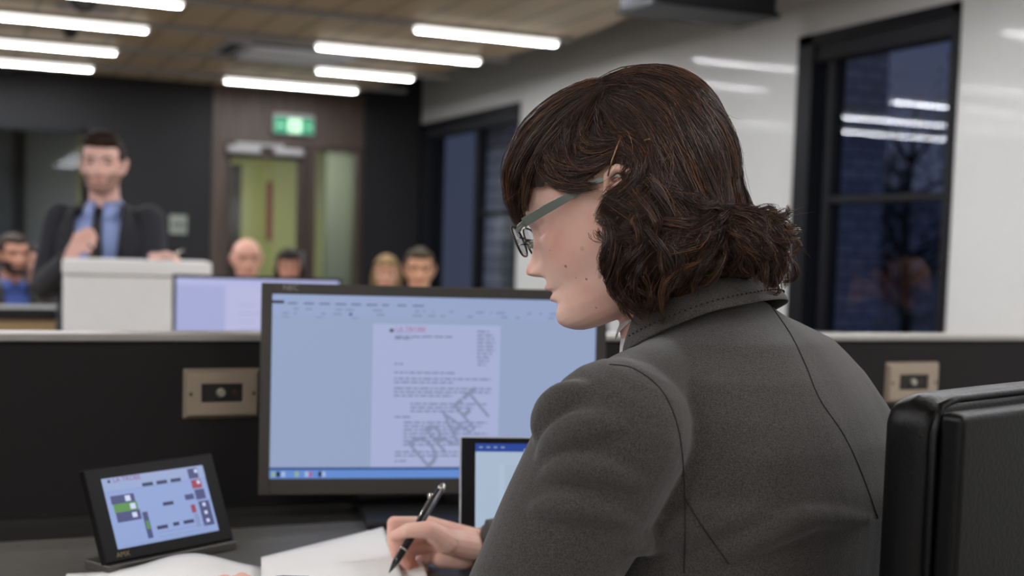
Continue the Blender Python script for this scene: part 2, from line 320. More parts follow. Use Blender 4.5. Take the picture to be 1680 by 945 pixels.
# running figure
for seg in [((2.602, 2.285), (2.596, 2.25), .010), ((2.596, 2.25), (2.615, 2.232), .008), ((2.615, 2.232), (2.613, 2.212), .006), ((2.596, 2.25), (2.58, 2.228), .008), ((2.58, 2.228), (2.563, 2.222), .006), ((2.602, 2.28), (2.625, 2.268), .005), ((2.602, 2.28), (2.58, 2.268), .005), ((2.604, 2.303), (2.605, 2.304), .010)]:
    (ax, az), (bx, bz), r = seg; fc.cap((ax, y-.003, az), (bx, y-.003, bz), r*.6, r*.6, 8, 0)
fbox(fc, 2.455, 2.52, 2.252, 2.262, y-.001, 1); fbox(fc, 2.69, 2.74, 2.252, 2.262, y-.001, 1)
fc.build('sign_face', [mat('sign_green', (0, 120, 84), .5, emit=(0, 140, 95), estr=.75), mat('sign_white', (200, 235, 205), .5, emit=(190, 232, 195), estr=.8)], e)
e = empty('light_switch', (1.70, BW, 1.43), 'square pale switch plate on the black wall right of the speaker', 'switch')
MB().box((1.635, BW-.012, 1.362), (1.768, BW, 1.508)).build('plate', mat('pale_switch', (150, 156, 146), .5), e, bevel=.004)
for k in range(3): MB().box((1.66+k*.034, BW-.02, 1.41), (1.682+k*.034, BW-.012, 1.46)).build('rocker', mat('switch_rocker', (95, 100, 95), .5), e, bevel=.002)

# ---------------------------------------------------------------- outside
struct('ground', MB().box((AW+.25, -2, -1.2), (30, 30, -1)), mat('asphalt', (60, 60, 62), .9))
mb_ = bpy.data.materials.new('dusk_brick'); mb_.use_nodes = True; t = mb_.node_tree; b = t.nodes['Principled BSDF']; b.inputs['Roughness'].default_value = .9
br = t.nodes.new('ShaderNodeTexBrick'); tcn = t.nodes.new('ShaderNodeTexCoord'); mp = t.nodes.new('ShaderNodeMapping'); mp.inputs['Rotation'].default_value = (math.pi/2, 0, 0)
t.links.new(tcn.outputs['Object'], mp.inputs[0]); t.links.new(mp.outputs[0], br.inputs[0]); t.links.new(br.outputs[0], b.inputs['Base Color'])
br.inputs['Scale'].default_value = 2.2; br.inputs['Color1'].default_value = lin((205, 207, 215))+(1,); br.inputs['Color2'].default_value = lin((180, 182, 192))+(1,); br.inputs['Mortar'].default_value = lin((120, 122, 132))+(1,)
o = MB().box((AW+.45, 9.6, -1), (8.0, 10.0, 6)).build('brick_building', mb_); tag(o, 'grey brick building outside, behind the near window panes', 'building')
o = MB().box((7.7, 14.2, -1), (22, 14.6, 2.3)).box((12.2, 14.1, .6), (13.4, 14.2, 1.6)).box((15.2, 14.1, .6), (16.4, 14.2, 1.6)).build('brick_building', mb_); tag(o, 'taller brick building standing farther off outside the windows', 'building')
def tree(base, h, r, n, label):
    e = empty('tree', base, label, 'tree'); B = Vector(base)
    tm = MB(); tm.tube([B, B+Vector((.05, 0, h*.35)), B+Vector((0, .05, h*.6)), B+Vector((.05, 0, h*.9))], [.09, .07, .05, .02], 8)
    rs = random.Random(3)
    lf = MB()
    for k in range(16):
        a = rs.uniform(0, 6.28); z0 = rs.uniform(.35, .8)*h; L = r*rs.uniform(.6, 1.1)
        p0 = B+Vector((0, 0, z0)); p1 = p0+Vector((math.cos(a)*L, math.sin(a)*L, L*rs.uniform(.2, .8))); tm.tube([p0, (p0+p1)/2+Vector((0, 0, .05)), p1], [.03, .02, .006], 6)
        for j in range(n//16):
            s = rs.uniform(.3, 1.1); c = p0.lerp(p1, s)+Vector((rs.gauss(0, .2), rs.gauss(0, .2), rs.gauss(0, .2)))
            d = Vector((rs.gauss(0, 1), rs.gauss(0, 1), rs.gauss(0, 1)-.5)).normalized(); w = d.cross(Vector((rs.gauss(0, 1), rs.gauss(0, 1), rs.gauss(0, 1)))).normalized(); L2 = rs.uniform(.05, .10)
            lf.add([c, c+d*L2*.5+w*L2*.22, c+d*L2, c+d*L2*.5-w*L2*.22], [(0, 1, 2, 3)])
    tm.build('trunk', mat('bark', (50, 45, 42), .9), e, smooth=True); lf.build('foliage', mat('dark_leaves', (38, 48, 44), .8), e)
tree((10.3, 11.9, -1), 4.6, 1.7, 6400, 'dark leafy tree outside the near window at dusk')
# ---------------------------------------------------------------- bench: partition, desk
ZD = .887
PB = 2.01
p = empty('desk_partition', (.6, PB, .18), 'black fabric desk partition with a thin grey cap rail behind the large monitor', 'partition')
MB().box((-2.2, PB, .18), (3.2, PB+.05, 1.147)).build('panel', M_PART, p)
MB().box((-2.2, PB-.006, 1.147), (3.2, PB+.075, 1.159)).build('cap_rail', mat('cap_rail_grey', (165, 162, 156), .35, metal=.3), p, bevel=.003)
d = empty('bench_desk', (.6, 1.6, .18), 'long black bench desk top carrying the monitor, touch panel and papers', 'desk')
MB().box((-2.2, 1.24, ZD-.03), (3.2, 1.847, ZD)).build('desktop', M_DESK, d, bevel=.002)
MB().box((-2.2, 1.849, ZD-.03), (3.2, PB-.001, ZD)).build('rear_ledge', mat('desk_rear_black', (38, 36, 34), .5), d, bevel=.002)
for x in (-2.17, -.7, 1.6, 3.13): MB().box((x, 1.3, .18), (x+.03, PB-.002, ZD-.0305)).build('leg_panel', M_BLKP, d)

def wallplate(x0, x1, z0, z1, lab):
    e = empty('socket_plate', ((x0+x1)/2, PB, z0), lab, 'socket plate', 'metal plates on the black partition')
    w, h = x1-x0, z1-z0; cx, cz = (x0+x1)/2, (z0+z1)/2
    pm = MB(); o = [(x0, z0), (x1, z0), (x1, z1), (x0, z1)]; i = [(cx-w*.27, cz-h*.17), (cx+w*.27, cz-h*.17), (cx+w*.27, cz+h*.20), (cx-w*.27, cz+h*.20)]
    y = PB-.009
    vs = [(a, PB-.0005, c) for a, c in o]+[(a+(.006 if a == x0 else -.006), y, c+(.006 if c == z0 else -.006)) for a, c in o]+[(a, y, c) for a, c in i]+[(a, y+.005, c) for a, c in i]
    fs = []
    for k in range(4):
        n = (k+1) % 4
        for r in (0, 4, 8): fs.append((r+k, r+n, r+4+n, r+4+k))
    pm.add(vs, fs); pm.build('plate', M_PLATE, e, bevel=.0012)
    ins = MB().box((i[0][0], PB-.0045, i[0][1]), (i[1][0], PB-.001, i[2][1])).build('insert', M_BLKP, e)
    MB().tube([(cx-w*.02, PB-.0045, cz+h*.02), (cx-w*.02, PB-.014, cz+h*.02)], [.0075, .006], 20).build('round_knob', mat('steel_knob', (190, 188, 170), .3, metal=.7), e, bevel=.001)
    MB().tube([(cx+w*.17, PB-.0045, cz+h*.02), (cx+w*.17, PB-.0065, cz+h*.02)], .0035, 14).build('led', mat('dark_red', (70, 35, 35), .4), e)
    for s in (-1, 1):
        sc = MB().tube([(cx+s*w*.41, y+.001, cz), (cx+s*w*.41, y-.001, cz)], .0032, 14).build('screw', mat('dark_screw', (90, 82, 72), .4, metal=.6), e)
    return e
wallplate(.341, .460, 1.027, 1.105, 'beige metal socket plate with round knob, left of the large monitor')
wallplate(1.703, 1.836, 1.023, 1.105, 'beige metal socket plate with round knob, above the leather chair back')

# generic flat screen with printed content ------------------------------------------------
def scr(name, rgb, s=1.0):
    return mat(name, (12, 12, 12), .35, emit=rgb, estr=s, spec=.3)
def screen_box(M, w, h, mb, mi, x0, x1, y0, y1, lay):   # fractions from the top left of a w x h screen, M: x right, y up, z out
    z = .0004*lay
    mb.add([M @ Vector(v) for v in ((x0*w, -y1*h, z), (x1*w, -y1*h, z), (x1*w, -y0*h, z), (x0*w, -y0*h, z))], [(0, 1, 2, 3)], mi)
# big monitor
TL = onD(447, 482, 1.945); BR_ = None
e1 = (onD(983, 560, 2.045)-onD(447, 560, 1.945)); e1.z = 0; e1.normalize(); e3 = e1.cross(zz); e3.normalize()   # e3 out of the screen, toward the camera
if e3.dot(g) > 0: e3 = -e3
tilt = math.radians(2); e2 = (zz*math.cos(tilt)-e3*math.sin(tilt)).normalized(); e3 = e1.cross(e2).normalized()
SWD = .507; SHT = .281
MM = frameM(TL, e1, e2, e3)
base = CAM+(TL-CAM); foot = TL+e1*SWD*.5-e3*.05; foot.z = ZD
m = empty('computer_monitor', foot, 'large black framed monitor showing a letter stamped DRAFT, on the black desk', 'monitor')
b = .0165
f = MB(); 
f.box((-b, -SHT-b*1.5, -.02), (0, b, .004), MM).box((SWD, -SHT-b*1.5, -.02), (SWD+b, b, .004), MM).box((0, 0, -.02), (SWD, b, .004), MM).box((0, -SHT-b*1.5, -.02), (SWD, -SHT, .004), MM)
f.build('bezel', M_BEZEL, m, bevel=.0012)
MB().box((-b+.002, -SHT-b*1.4, -.045), (SWD+b-.002, b-.002, -.0201), MM).build('back_shell', M_BLKP, m, bevel=.01)
S = [scr('scr_back', (147, 162, 194)), scr('scr_page', (165, 174, 210)), scr('scr_toolbar', (148, 164, 200)), scr('scr_text', (108, 117, 150)), scr('scr_bluedark', (30, 55, 120)), scr('scr_taskbar', (98, 138, 205)),
     scr('scr_black', (25, 30, 50)), scr('scr_red', (165, 95, 140)), scr('scr_draft', (132, 140, 170)), scr('scr_yellow', (150, 172, 140)), scr('scr_white', (165, 185, 222)), scr('scr_line', (120, 135, 175)), scr('scr_faint', (132, 143, 176))]
c = MB(); sb = lambda mi, x0, x1, y0, y1, lay: screen_box(MM, SWD, SHT, c, mi, x0, x1, y0, y1, lay)
sb(0, 0, 1, 0, 1, 0); sb(2, 0, 1, 0, .115, 1)
sb(1, .302, .695, .15, .945, 1); sb(5, 0, 1, .95, 1, 2); sb(4, 0, 1, .94, .952, 3); sb(6, 0, .035, .035, .05, 3)
panel = c.build('screen', S, m)
c = MB(); rs = random.Random(5)
def textline(x0, x1, y, h=.0075, mi=3, lay=4):
    x = x0
    while x < x1:
        w = rs.uniform(.008, .03); sb(mi, x, min(x+w, x1), y, y+h, lay); x += w+.0045
for k in range(9): x = .045+k*.047; sb(3, x, x+rs.uniform(.02, .035), .043, .053, 4)
for r, y in enumerate((.072, .096)):
    x = .03
    while x < .97:
        w = rs.uniform(.005, .03)
        if rs.random() < .75: sb(12, x, x+w, y, y+.012, 4)
        x += w+rs.uniform(.008, .03)
sb(4, .228, .238, .096, .108, 5)
for x in (.03, .13, .235): sb(12, x, x+.02, .118, .126, 4)
sb(6, .352, .364, .178, .194, 5)
textline(.368, .46, .215); textline(.46, .545, .213); textline(.368, .42, .226)
ys = [(.622, .66), (.622, .675), (.622, .675), (.622, .68), (.622, .675), (.622, .68), (.622, .67), (.622, .66), (.625, .665), (.625, .65)]
for k, (a, b2) in enumerate(ys): textline(a, b2, .18+k*.0205)
textline(.368, .395, .365); textline(.368, .555, .413)
yy = .446
for n_, x0, x1 in ((2, .368, .67), (3, .368, .67), (0, 0, 0)):
    for k in range(n_): textline(x0, x1 if k < n_-1 else x1*.82, yy); yy += .0205
    yy += .012
for k in range(3): textline(.42, .655-.04*k, yy); yy += .0205
yy += .012; textline(.372, .42, yy); yy += .03
for k in range(7): textline(.40, .66-.02*(k % 3), yy); yy += .0205
yy += .02; textline(.375, .64, yy); textline(.375, .60, yy+.0205); textline(.375, .41, yy+.05)
# taskbar icons
for k, (x, mi) in enumerate(((.006, 9), (.02, 6), (.035, 10), (.055, 5), (.075, 9), (.105, 10), (.115, 7), (.145, 6), (.155, 10))): sb(mi, x, x+.011, .962, .99, 5)
def word(s, x, y, size, mi, rot=0, lay=6, mb=c, M0=MM, w=SWD, h=SHT):
    A = M0 @ Matrix.Translation((x*w, -y*h, .0004*lay)) @ Matrix.Rotation(rot, 4, 'Z')
    vs, fs = text_mesh(s, size, A); mb.add(vs, fs, mi)
word('LA TROBE', .369, .191, .0105, 7); word('UNIVERSITY', .372, .2, .0045, 8)
A = MM @ Matrix.Translation((.474*SWD, -.955*SHT, .0024)) @ Matrix.Rotation(math.radians(41), 4, 'Z') @ Matrix.Scale(.60, 4, (1, 0, 0))
vs, fs = text_mesh('DRAFT', .076, A); MB().add(vs, fs).build('watermark_lettering', S[8], panel)
c.build('screen_writing', S, panel)
c = MB(); word('NEC', .03, -.022, .012, 0, mb=c, lay=11); c.build('maker_lettering', mat('bezel_lettering', (150, 145, 140), .5), m)
st = MB()
cc = Vector((SWD*.5, -SHT*.62, -.06))
top = MM @ cc
F2 = frameM(Vector((top.x, top.y, ZD)), e1, Vector((e1.y*-1, e1.x, 0)), zz)
st.box((-.035, -.012, .02), (.035, .012, top.z-ZD+.06), F2); st.build('stand_neck', M_BLKP, m, bevel=.006)
ft = onz(668, 838, ZD)
MB().box((-.115, -.175, .0003), (.115, .05, .014), F2).build('stand_base', M_BLKP, m, bevel=.005)

# second monitor beyond the partition, on its own desk
TL = onD(289, 455, 3.6); e1 = onD(556, 455, 3.68)-onD(289, 455, 3.6); w2 = e1.length; e1.z = 0; e1.normalize(); e3 = e1.cross(zz).normalized(); e2 = zz.copy(); h2 = .29
if e3.dot(g) > 0: e3 = -e3
M2 = frameM(TL, e1, e2, e1.cross(e2))
cx = TL+e1*w2*.5; TZ = .76
tb = empty('counsel_table', (cx.x, cx.y, 0), 'dark table behind the partition that carries the second monitor', 'table')
FT = frameM(Vector((cx.x, cx.y, 0)), e1, Vector((-e1.y, e1.x, 0)), zz)
MB().box((-.32, -.3, TZ-.03), (1.2, .35, TZ), FT).build('tabletop', M_TAN, tb, bevel=.003)
for (a, b2) in ((-.3, -.28), (-.3, .31), (1.16, -.28), (1.16, .31)): MB().box((a, b2, 0), (a+.03, b2+.03, TZ-.03), FT).build('leg', M_BLKF, tb)
m = empty('computer_monitor', (cx.x, cx.y, TZ), 'smaller black framed monitor with a lavender screen beyond the partition, right of the lectern', 'monitor')
b = .009
f = MB(); f.box((-b, -h2-b, -.02), (0, b, .004), M2).box((w2, -h2-b, -.02), (w2+b, b, .004), M2).box((0, 0, -.02), (w2, b, .004), M2).box((0, -h2-b, -.02), (w2, -h2, .004), M2)
f.build('bezel', M_BLKP, m, bevel=.001)
MB().box((-b+.002, -h2-b+.002, -.045), (w2+b-.002, b-.002, -.0201), M2).build('back_shell', M_BLKP, m, bevel=.008)
c = MB(); sc2 = lambda mi, x0, x1, y0, y1, lay: screen_box(M2, w2, h2, c, mi, x0, x1, y0, y1, lay)
sc2(0, 0, 1, 0, 1, 0); sc2(1, 0, 1, 0, .07, 1); sc2(2, .3, .62, .07, 1, 1)
for k in range(4): sc2(3, .38, .38+.1+.04*(k % 2), .25+k*.08, .26+k*.08, 2)
c.build('screen', [scr('lav_a', (164, 170, 212)), scr('lav_b', (178, 182, 224)), scr('lav_c', (182, 184, 220)), scr('lav_d', (160, 162, 200))], m)
MB().box((w2*.5-.03, -h2-.14, -.06), (w2*.5+.03, -h2*.4, -.046), M2).build('stand_neck', M_BLKP, m, bevel=.003)
MB().box((w2*.5-.11, -.16+TZ*0, 0), (w2*.5+.11, .05, .012), frameM(Vector((TL.x, TL.y, TZ+.0003)), e1, Vector((-e1.y, e1.x, 0)), zz)).build('stand_base', M_BLKP, m, bevel=.003)

# touch control panel ---------------------------------------------------------------------
A = onz(172, 924, ZD+.016); A = onz(174, 926, ZD+.014); Bp = onz(384, 884, ZD+.014)
e1 = (Bp-A); e1.z = 0; wpan = e1.length; e1.normalize(); nrm = e1.cross(zz).normalized()
if nrm.dot(g) > 0: nrm = -nrm
best = None
def proj(P):
    q = P-CAM; k = q.dot(fw); return Vector((840+F_PX*q.dot(rt)/k, PPY-F_PX*q.dot(up1)/k))
for ti in range(10, 60, 2):
    for hh in range(110, 220, 4):
        th = math.radians(ti); e2 = zz*math.cos(th)-nrm*math.sin(th); P1 = A+e2*hh/1000; P2 = A+e1*wpan+e2*hh/1000
        er = (proj(P1)-Vector((136, 770))).length+(proj(P2)-Vector((345, 751))).length
        if best is None or er < best[0]: best = (er, th, hh/1000)
th, hp = best[1], best[2]; print('PANEL', best, wpan)
e2 = zz*math.cos(th)-nrm*math.sin(th); e3 = e1.cross(e2)
if e3.dot(nrm) < 0: e3 = -e3
MP = frameM(A+e2*hp, e1, e2, e3)      # top left corner, y up, z out
pn = empty('touch_control_panel', (A.x, A.y, ZD), 'black tilted touch panel with a blue room plan screen, on the desk left', 'control panel')
MB().box((0, -hp, -.012), (wpan, 0, 0), MP).build('bezel', mat('gloss_black_bezel', (18, 16, 15), .4, spec=.15), pn, bevel=.002)
c = MB(); L_, R_, T_, B_ = .105, .895, .125, .875
def pp(mi, x0, x1, y0, y1, lay): screen_box(MP, wpan, hp, c, mi, L_+(R_-L_)*x0, L_+(R_-L_)*x1, T_+(B_-T_)*y0, T_+(B_-T_)*y1, lay)
pp(0, 0, 1, 0, 1, 1); pp(1, 0, 1, 0, .18, 2)
sc_ = c.build('screen', [scr('pan_a', (140, 160, 208)), scr('pan_b', (148, 164, 204))], pn)
c = MB()
pp(0, .04, .26, .26, .38, 3); pp(1, .05, .27, .38, .5, 3); pp(0, .055, .28, .5, .64, 3); pp(2, .17, .22, .28, .36, 4); pp(2, .20, .25, .4, .48, 4); pp(2, .2, .245, .53, .6, 4)
pp(0, .295, .345, .55, .93, 3); pp(1, .305, .335, .68, .8, 4)
for (x, y) in ((.36, .14), (.5, .14), (.64, .14), (.51, .46), (.4, .78), (.56, .77), (.665, .77)): pp(3, x, x+.105 if x != .56 else x+.06, y, y+.05, 3)
pp(0, .74, .83, .4, .48, 3); pp(0, .83, .93, .03, .18, 3); pp(4, .84, .94, .2, .33, 3); pp(0, .85, .95, .35, .5, 3); pp(0, .86, .97, .53, .9, 3)
for y in (.05, .22, .56, .68, .8): pp(2, .895, .925, y, y+.05, 4)
pp(4, .775, .82, .56, .68, 3); pp(5, .785, .83, .7, .9, 3); pp(3, .05, .075, .03, .07, 3)
for y in (.87, .93): pp(5, .4, .9, y, y+.012, 3)
for y in (.2, .97): pp(5, .02, .97, y, y+.006, 3)
AA = MP @ Matrix.Translation((wpan*(L_+.1*(R_-L_)), -hp*(T_+.075*(B_-T_)), .0014)); vs, fs = text_mesh('LA TROBE', .0092, AA); c.add(vs, fs, 6)
c.build('screen_buttons', [scr('pan_dark', (70, 74, 120)), scr('pan_green', (88, 140, 70)), scr('pan_white', (205, 215, 245)), scr('pan_bar', (45, 50, 85)), scr('pan_red', (150, 60, 80)), scr('pan_faint', (130, 146, 190)), scr('pan_logo', (140, 80, 130))], sc_)
c = MB(); AA = MP @ Matrix.Translation((wpan*.085, -hp*.955, .0005)); vs, fs = text_mesh('AMX', .009, AA); c.add(vs, fs); c.build('maker_lettering', mat('gold_lettering', (140, 120, 85), .5), pn)
# wedge stand
o0 = Vector((A.x, A.y, ZD)); FS = frameM(o0, e1, -nrm, zz)
s_ = math.sin(th)*hp; c_ = math.cos(th)*hp
wd_ = MB(); prof = [(-.006, 0), (-.006, .012), (.012, .014), (s_*.8, c_*.75), (s_*.85, c_*.7), (s_*.9+.01, .012), (s_*.9+.01, 0)]
vs = [FS @ Vector((x, y, z+.0004)) for x in (.0, wpan) for y, z in [(-.006, 0), (-.006, .012), (s_*.95, .012), (s_*.95, 0)]]
wd_.add(vs, [(0, 1, 2, 3), (7, 6, 5, 4), (0, 4, 5, 1), (1, 5, 6, 2), (2, 6, 7, 3), (3, 7, 4, 0)])
wd_.build('base', mat('satin_base', (88, 86, 82), .35, metal=.5), pn, bevel=.002)
wd_ = MB(); pr = [(.012, .0125), (s_*.62, c_*.6), (s_*.9, .0125)]
vs = [FS @ Vector((x, y, z)) for x in (wpan*.12, wpan*.88) for y, z in pr]
wd_.add(vs, [(0, 1, 2), (5, 4, 3), (0, 3, 4, 1), (1, 4, 5, 2), (2, 5, 3, 0)]); wd_.build('support_wedge', M_BLKP, pn)

# tablet computer in front of the writer
TLt = onD(755, 716, 1.70); dirx = (r0*math.cos(math.radians(8))+g*math.sin(math.radians(8))).normalized()
nb = dirx.cross(zz).normalized()
if nb.dot(g) > 0: nb = -nb
ht = (TLt.z-ZD-.0005); tl = math.radians(12); e2 = zz*math.cos(tl)-nb*math.sin(tl); e3 = dirx.cross(e2)
hT = ht/math.cos(tl); wT = .285; MT = frameM(TLt, dirx, e2, e3)
tbq = empty('tablet_computer', (TLt.x, TLt.y, ZD), 'upright tablet with silver edge and blue title bar, between the big monitor and the writer', 'tablet')
MB().box((0, -hT, -.009), (wT, 0, -.0012), MT).build('case', mat('silver_case', (205, 206, 212), .35, metal=.4), tbq, bevel=.002)
MB().box((.0015, -hT+.0015, -.0011), (wT-.0015, -.0015, 0), MT).build('front_glass', mat('tablet_black', (20, 20, 22), .2), tbq, bevel=.0006)
c = MB(); bz = .0205
def ts(mi, x0, x1, y0, y1, lay):
    W_, H_ = wT-2*bz, hT-.011-.02
    c.add([MT @ Vector(v) for v in ((bz+x0*W_, -.009-y1*H_, .0004*lay), (bz+x1*W_, -.009-y1*H_, .0004*lay), (bz+x1*W_, -.009-y0*H_, .0004*lay), (bz+x0*W_, -.009-y0*H_, .0004*lay))], [(0, 1, 2, 3)], mi)
ts(0, 0, 1, 0, 1, 1); ts(1, 0, 1, 0, .08, 2); ts(2, .13, .62, .2, .98, 2)
for k in range(26): ts(3, .16, .16+rs.uniform(.28, .4), .215+k*.026, .221+k*.026, 3)
ts(4, .27, .31, .05, .1, 3)
for x in (.02, .06, .1, .14): ts(3, x, x+.02, .03, .045, 3)
c.build('screen', [scr('tab_a', (166, 184, 204)), scr('tab_b', (38, 68, 150)), scr('tab_c', (172, 188, 208)), scr('tab_d', (136, 152, 174)), scr('tab_e', (185, 200, 220))], tbq)
# kickstand
MB().add([MT @ Vector((x, y, z)) for x in (.05, wT-.05) for (y, z) in ((-hT*.45, -.010), (-hT*.45, -.012))]+[Vector((0, 0, 0))]*0, [(0, 1, 3, 2)]).build('kickstand_hinge', M_ALU, tbq)
kb = [MT @ Vector((x, -hT*.45, -.0095)) for x in (.05, wT-.05)]
kf = [Vector((v.x, v.y, ZD+.001))+(-nb)*.09 for v in kb]; th_ = Vector((0, 0, .002))
MB().add([kb[0], kb[1], kf[1], kf[0], kb[0]+th_, kb[1]+th_, kf[1]+th_, kf[0]+th_], [(0, 1, 2, 3), (4, 5, 6, 7), (0, 1, 5, 4), (1, 2, 6, 5), (2, 3, 7, 6), (3, 0, 4, 7)]).build('kickstand', M_ALU, tbq)

# papers -----------------------------------------------------------------------------------
def sheet(name, corners, hfun, label, nx=26, ny=18, lift=.0008, group=None):
    c0, c1, c2, c3 = [Vector((v[0], v[1])) for v in corners]; vs = []; fs = []
    for s in (0, 1):
        for j in range(ny+1):
            for i in range(nx+1):
                u, v = i/nx, j/ny; q = c0.lerp(c1, u).lerp(c3.lerp(c2, u), v)
                vs.append((q.x, q.y, ZD+lift+hfun(u, v)-s*.0006))
    K = (nx+1)*(ny+1)
    for j in range(ny):
        for i in range(nx):
            a = j*(nx+1)+i; fs.append((a, a+1, a+nx+2, a+nx+1)); fs.append((K+a, K+a+nx+1, K+a+nx+2, K+a+1))
    for i in range(nx): fs.append((i, i+K, i+1+K, i+1)); a = ny*(nx+1)+i; fs.append((a, a+1, a+1+K, a+K))
    for j in range(ny): a = j*(nx+1); fs.append((a, a+nx+1, a+nx+1+K, a+K)); a += nx; fs.append((a, a+K, a+nx+1+K, a+nx+1))
    o = MB().add(vs, fs).build(name, M_PAPER, None, smooth=True); tag(o, label, 'paper', group); return o
P = lambda x, y: onz(x, y, ZD)
a, b_, c_, d_ = P(60, 990), P(470, 990), P(425, 934), P(128, 941)
sheet('sheet_of_paper', [P(40, 1060), P(500, 1090), P(432, 936), P(110, 944)], lambda u, v: .0015+.022*math.exp(-((u-.62)/.26)**2)*(.35+.65*v)*1.0, 'white sheet of paper with a raised curl, under the fingertip at the bottom left')
sheet('sheet_of_paper', [P(470, 1120), P(760, 1120), P(690, 925), P(610, 885)], lambda u, v: .004+.006*v*v, 'second white sheet, its upturned corner beside the writing hand')
sheet('sheet_of_paper', [P(430, 1100), P(720, 1130), P(628, 888), P(428, 935)], lambda u, v: .0165+.004*u*v, 'top white sheet lying under the pen tip', lift=.0)
# ---------------------------------------------------------------- people: tools
def head_mesh(M, k=1.0, nz=130, nt=150, eyes_closed=True, width=1.0, nose=1.0, jaw=1.0):
    """a head in its own frame: x to its left, y forward, z up, origin between the ear canals; M places it"""
    Z = np.array([-.0965, -.0945, -.090, -.084, -.078, -.070, -.062, -.052, -.045, -.038, -.030, -.018, 0, .015, .025, .040, .060, .080, .095, .108, .115, .118])
    FR = np.array([.070, .085, .0945, .1015, .1045, .1040, .1010, .0985, .0995, .1010, .1005, .0965, .0945, .0945, .0960, .0965, .0915, .0790, .0630, .0390, .0180, .003])
    BK = np.array([.030, .005, -.020, -.035, -.045, -.052, -.058, -.065, -.070, -.075, -.080, -.087, -.093, -.097, -.098, -.098, -.094, -.083, -.069, -.045, -.024, -.006])
    WD = np.array([.018, .028, .036, .042, .046, .051, .0545, .0580, .0600, .0625, .0650, .0680, .0705, .0725, .0735, .0745, .0725, .0640, .0530, .0350, .0180, .003])
    YC = np.array([.050, .045, .035, .028, .020, .012, .005, 0, 0, 0, 0, -.002, -.005, -.008, -.010, -.010, -.010, -.008, -.006, -.004, -.003, -.002])
    zs = np.concatenate([np.linspace(-.0965, -.08, 14), np.linspace(-.079, .05, int(nz*.75)), np.linspace(.052, .118, int(nz*.25))])
    it = lambda T: np.interp(zs, Z, T)
    fr, bk, wd_, yc = it(FR), it(BK), it(WD)*width, it(YC)
    if jaw != 1: wd_ = np.where(zs < -.03, wd_*jaw, wd_)
    th = np.linspace(0, 2*np.pi, nt, endpoint=False)
    S, Cc = np.sin(th), np.cos(th)
    nf = 2.25
    X = wd_[:, None]*np.sign(S)*np.abs(S)**(2/nf)
    Y = np.where(Cc > 0, (fr-yc)[:, None]*np.abs(Cc)**(2/2.2), -(yc-bk)[:, None]*np.abs(Cc)) + yc[:, None]
    Zg = np.repeat(zs[:, None], nt, 1)
    front = np.clip(Cc, 0, 1)[None, :]**.5*np.ones_like(X)
    ge = lambda a, x0, sx, z0, sz: a*np.exp(-((X-x0)/sx)**2-((Zg-z0)/sz)**2)
    N = np.interp(Zg, [-.034, -.030, -.0265, -.022, -.0185, -.014, -.007, 0, .010, .022, .034], [0, .004, .0125, .0205, .0215, .0185, .0125, .0080, .0040, .0015, 0])*nose
    sw = np.interp(Zg, [-.03, -.022, -.012, 0, .02], [.0125, .0120, .0095, .0075, .0075])
    D = N*np.exp(-(np.abs(X)/sw)**2.4)
    for s in (-1, 1):
        D += ge(.0075*nose, s*.0135, .0055, -.0235, .0055) + ge(-.0125, s*.030, .0150, .013, .0095) + ge(.0075, s*.031, .0115, .0125, .0075)
        D += ge(.0035, s*.028, .018, .0335, .006) + ge(.0035, s*.045, .016, -.014, .014) + ge(-.002, s*.04, .014, -.045, .014) + ge(-.004, s*.0075, .003, -.0300, .0022)
        D += ge(-.0022, s*.031, .011, .0065, .0014)       # lid crease line
    D += ge(.0068, 0, .0175, -.0425, .0040)+ge(.0068, 0, .0150, -.0535, .0045)+ge(-.0050, 0, .021, -.0478, .0014)+ge(-.0025, 0, .020, -.0620, .0035)+ge(.002, 0, .016, -.076, .009)+ge(-.001, 0, .002, -.036, .004)
    Y = Y + D*front
    V = np.stack([X, Y, Zg], -1).reshape(-1, 3)*k
    V = np.concatenate([V, [[0, .05*k, -.097*k], [0, -.002*k, .1185*k]]])
    R = len(zs); F = []
    for i in range(R-1):
        a = i*nt; b = a+nt
        for j in range(nt):
            j2 = (j+1) % nt; F.append((a+j, b+j, b+j2, a+j2))
    T = len(V)-2
    for j in range(nt): j2 = (j+1) % nt; F.append((T, j, j2)); F.append((T+1, (R-1)*nt+j2, (R-1)*nt+j))
    return [M @ Vector(v) for v in V], F
def ear_prims(mb, M, s, k=1.0, n=10):
    Q = lambda x, y, z: M @ Vector((s*x*k, y*k, z*k))
    helix = [Q(.070, .004, .004), Q(.077, .004, .018), Q(.082, -.002, .029), Q(.085, -.013, .032), Q(.087, -.022, .025), Q(.086, -.025, .012), Q(.082, -.020, -.004), Q(.077, -.010, -.017), Q(.073, -.003, -.024), Q(.070, .001, -.018)]
    mb.tube(helix, [x*k for x in (.003, .0035, .004, .0042, .0042, .004, .004, .0048, .0055, .003)], n)
    M3 = M.to_3x3()
    R = M3 @ Matrix.Rotation(s*math.radians(25), 3, 'Z')
    mb.ball(Q(.0755, -.010, .004), (.0035*k, .0165*k, .026*k), R, 20)
    mb.tube([Q(.077, -.002, .020), Q(.082, -.011, .018), Q(.083, -.015, .006), Q(.079, -.009, -.008)], .0028*k, n)
    mb.ball(Q(.073, .004, -.002), (.004*k, .003*k, .006*k), M3, 12)
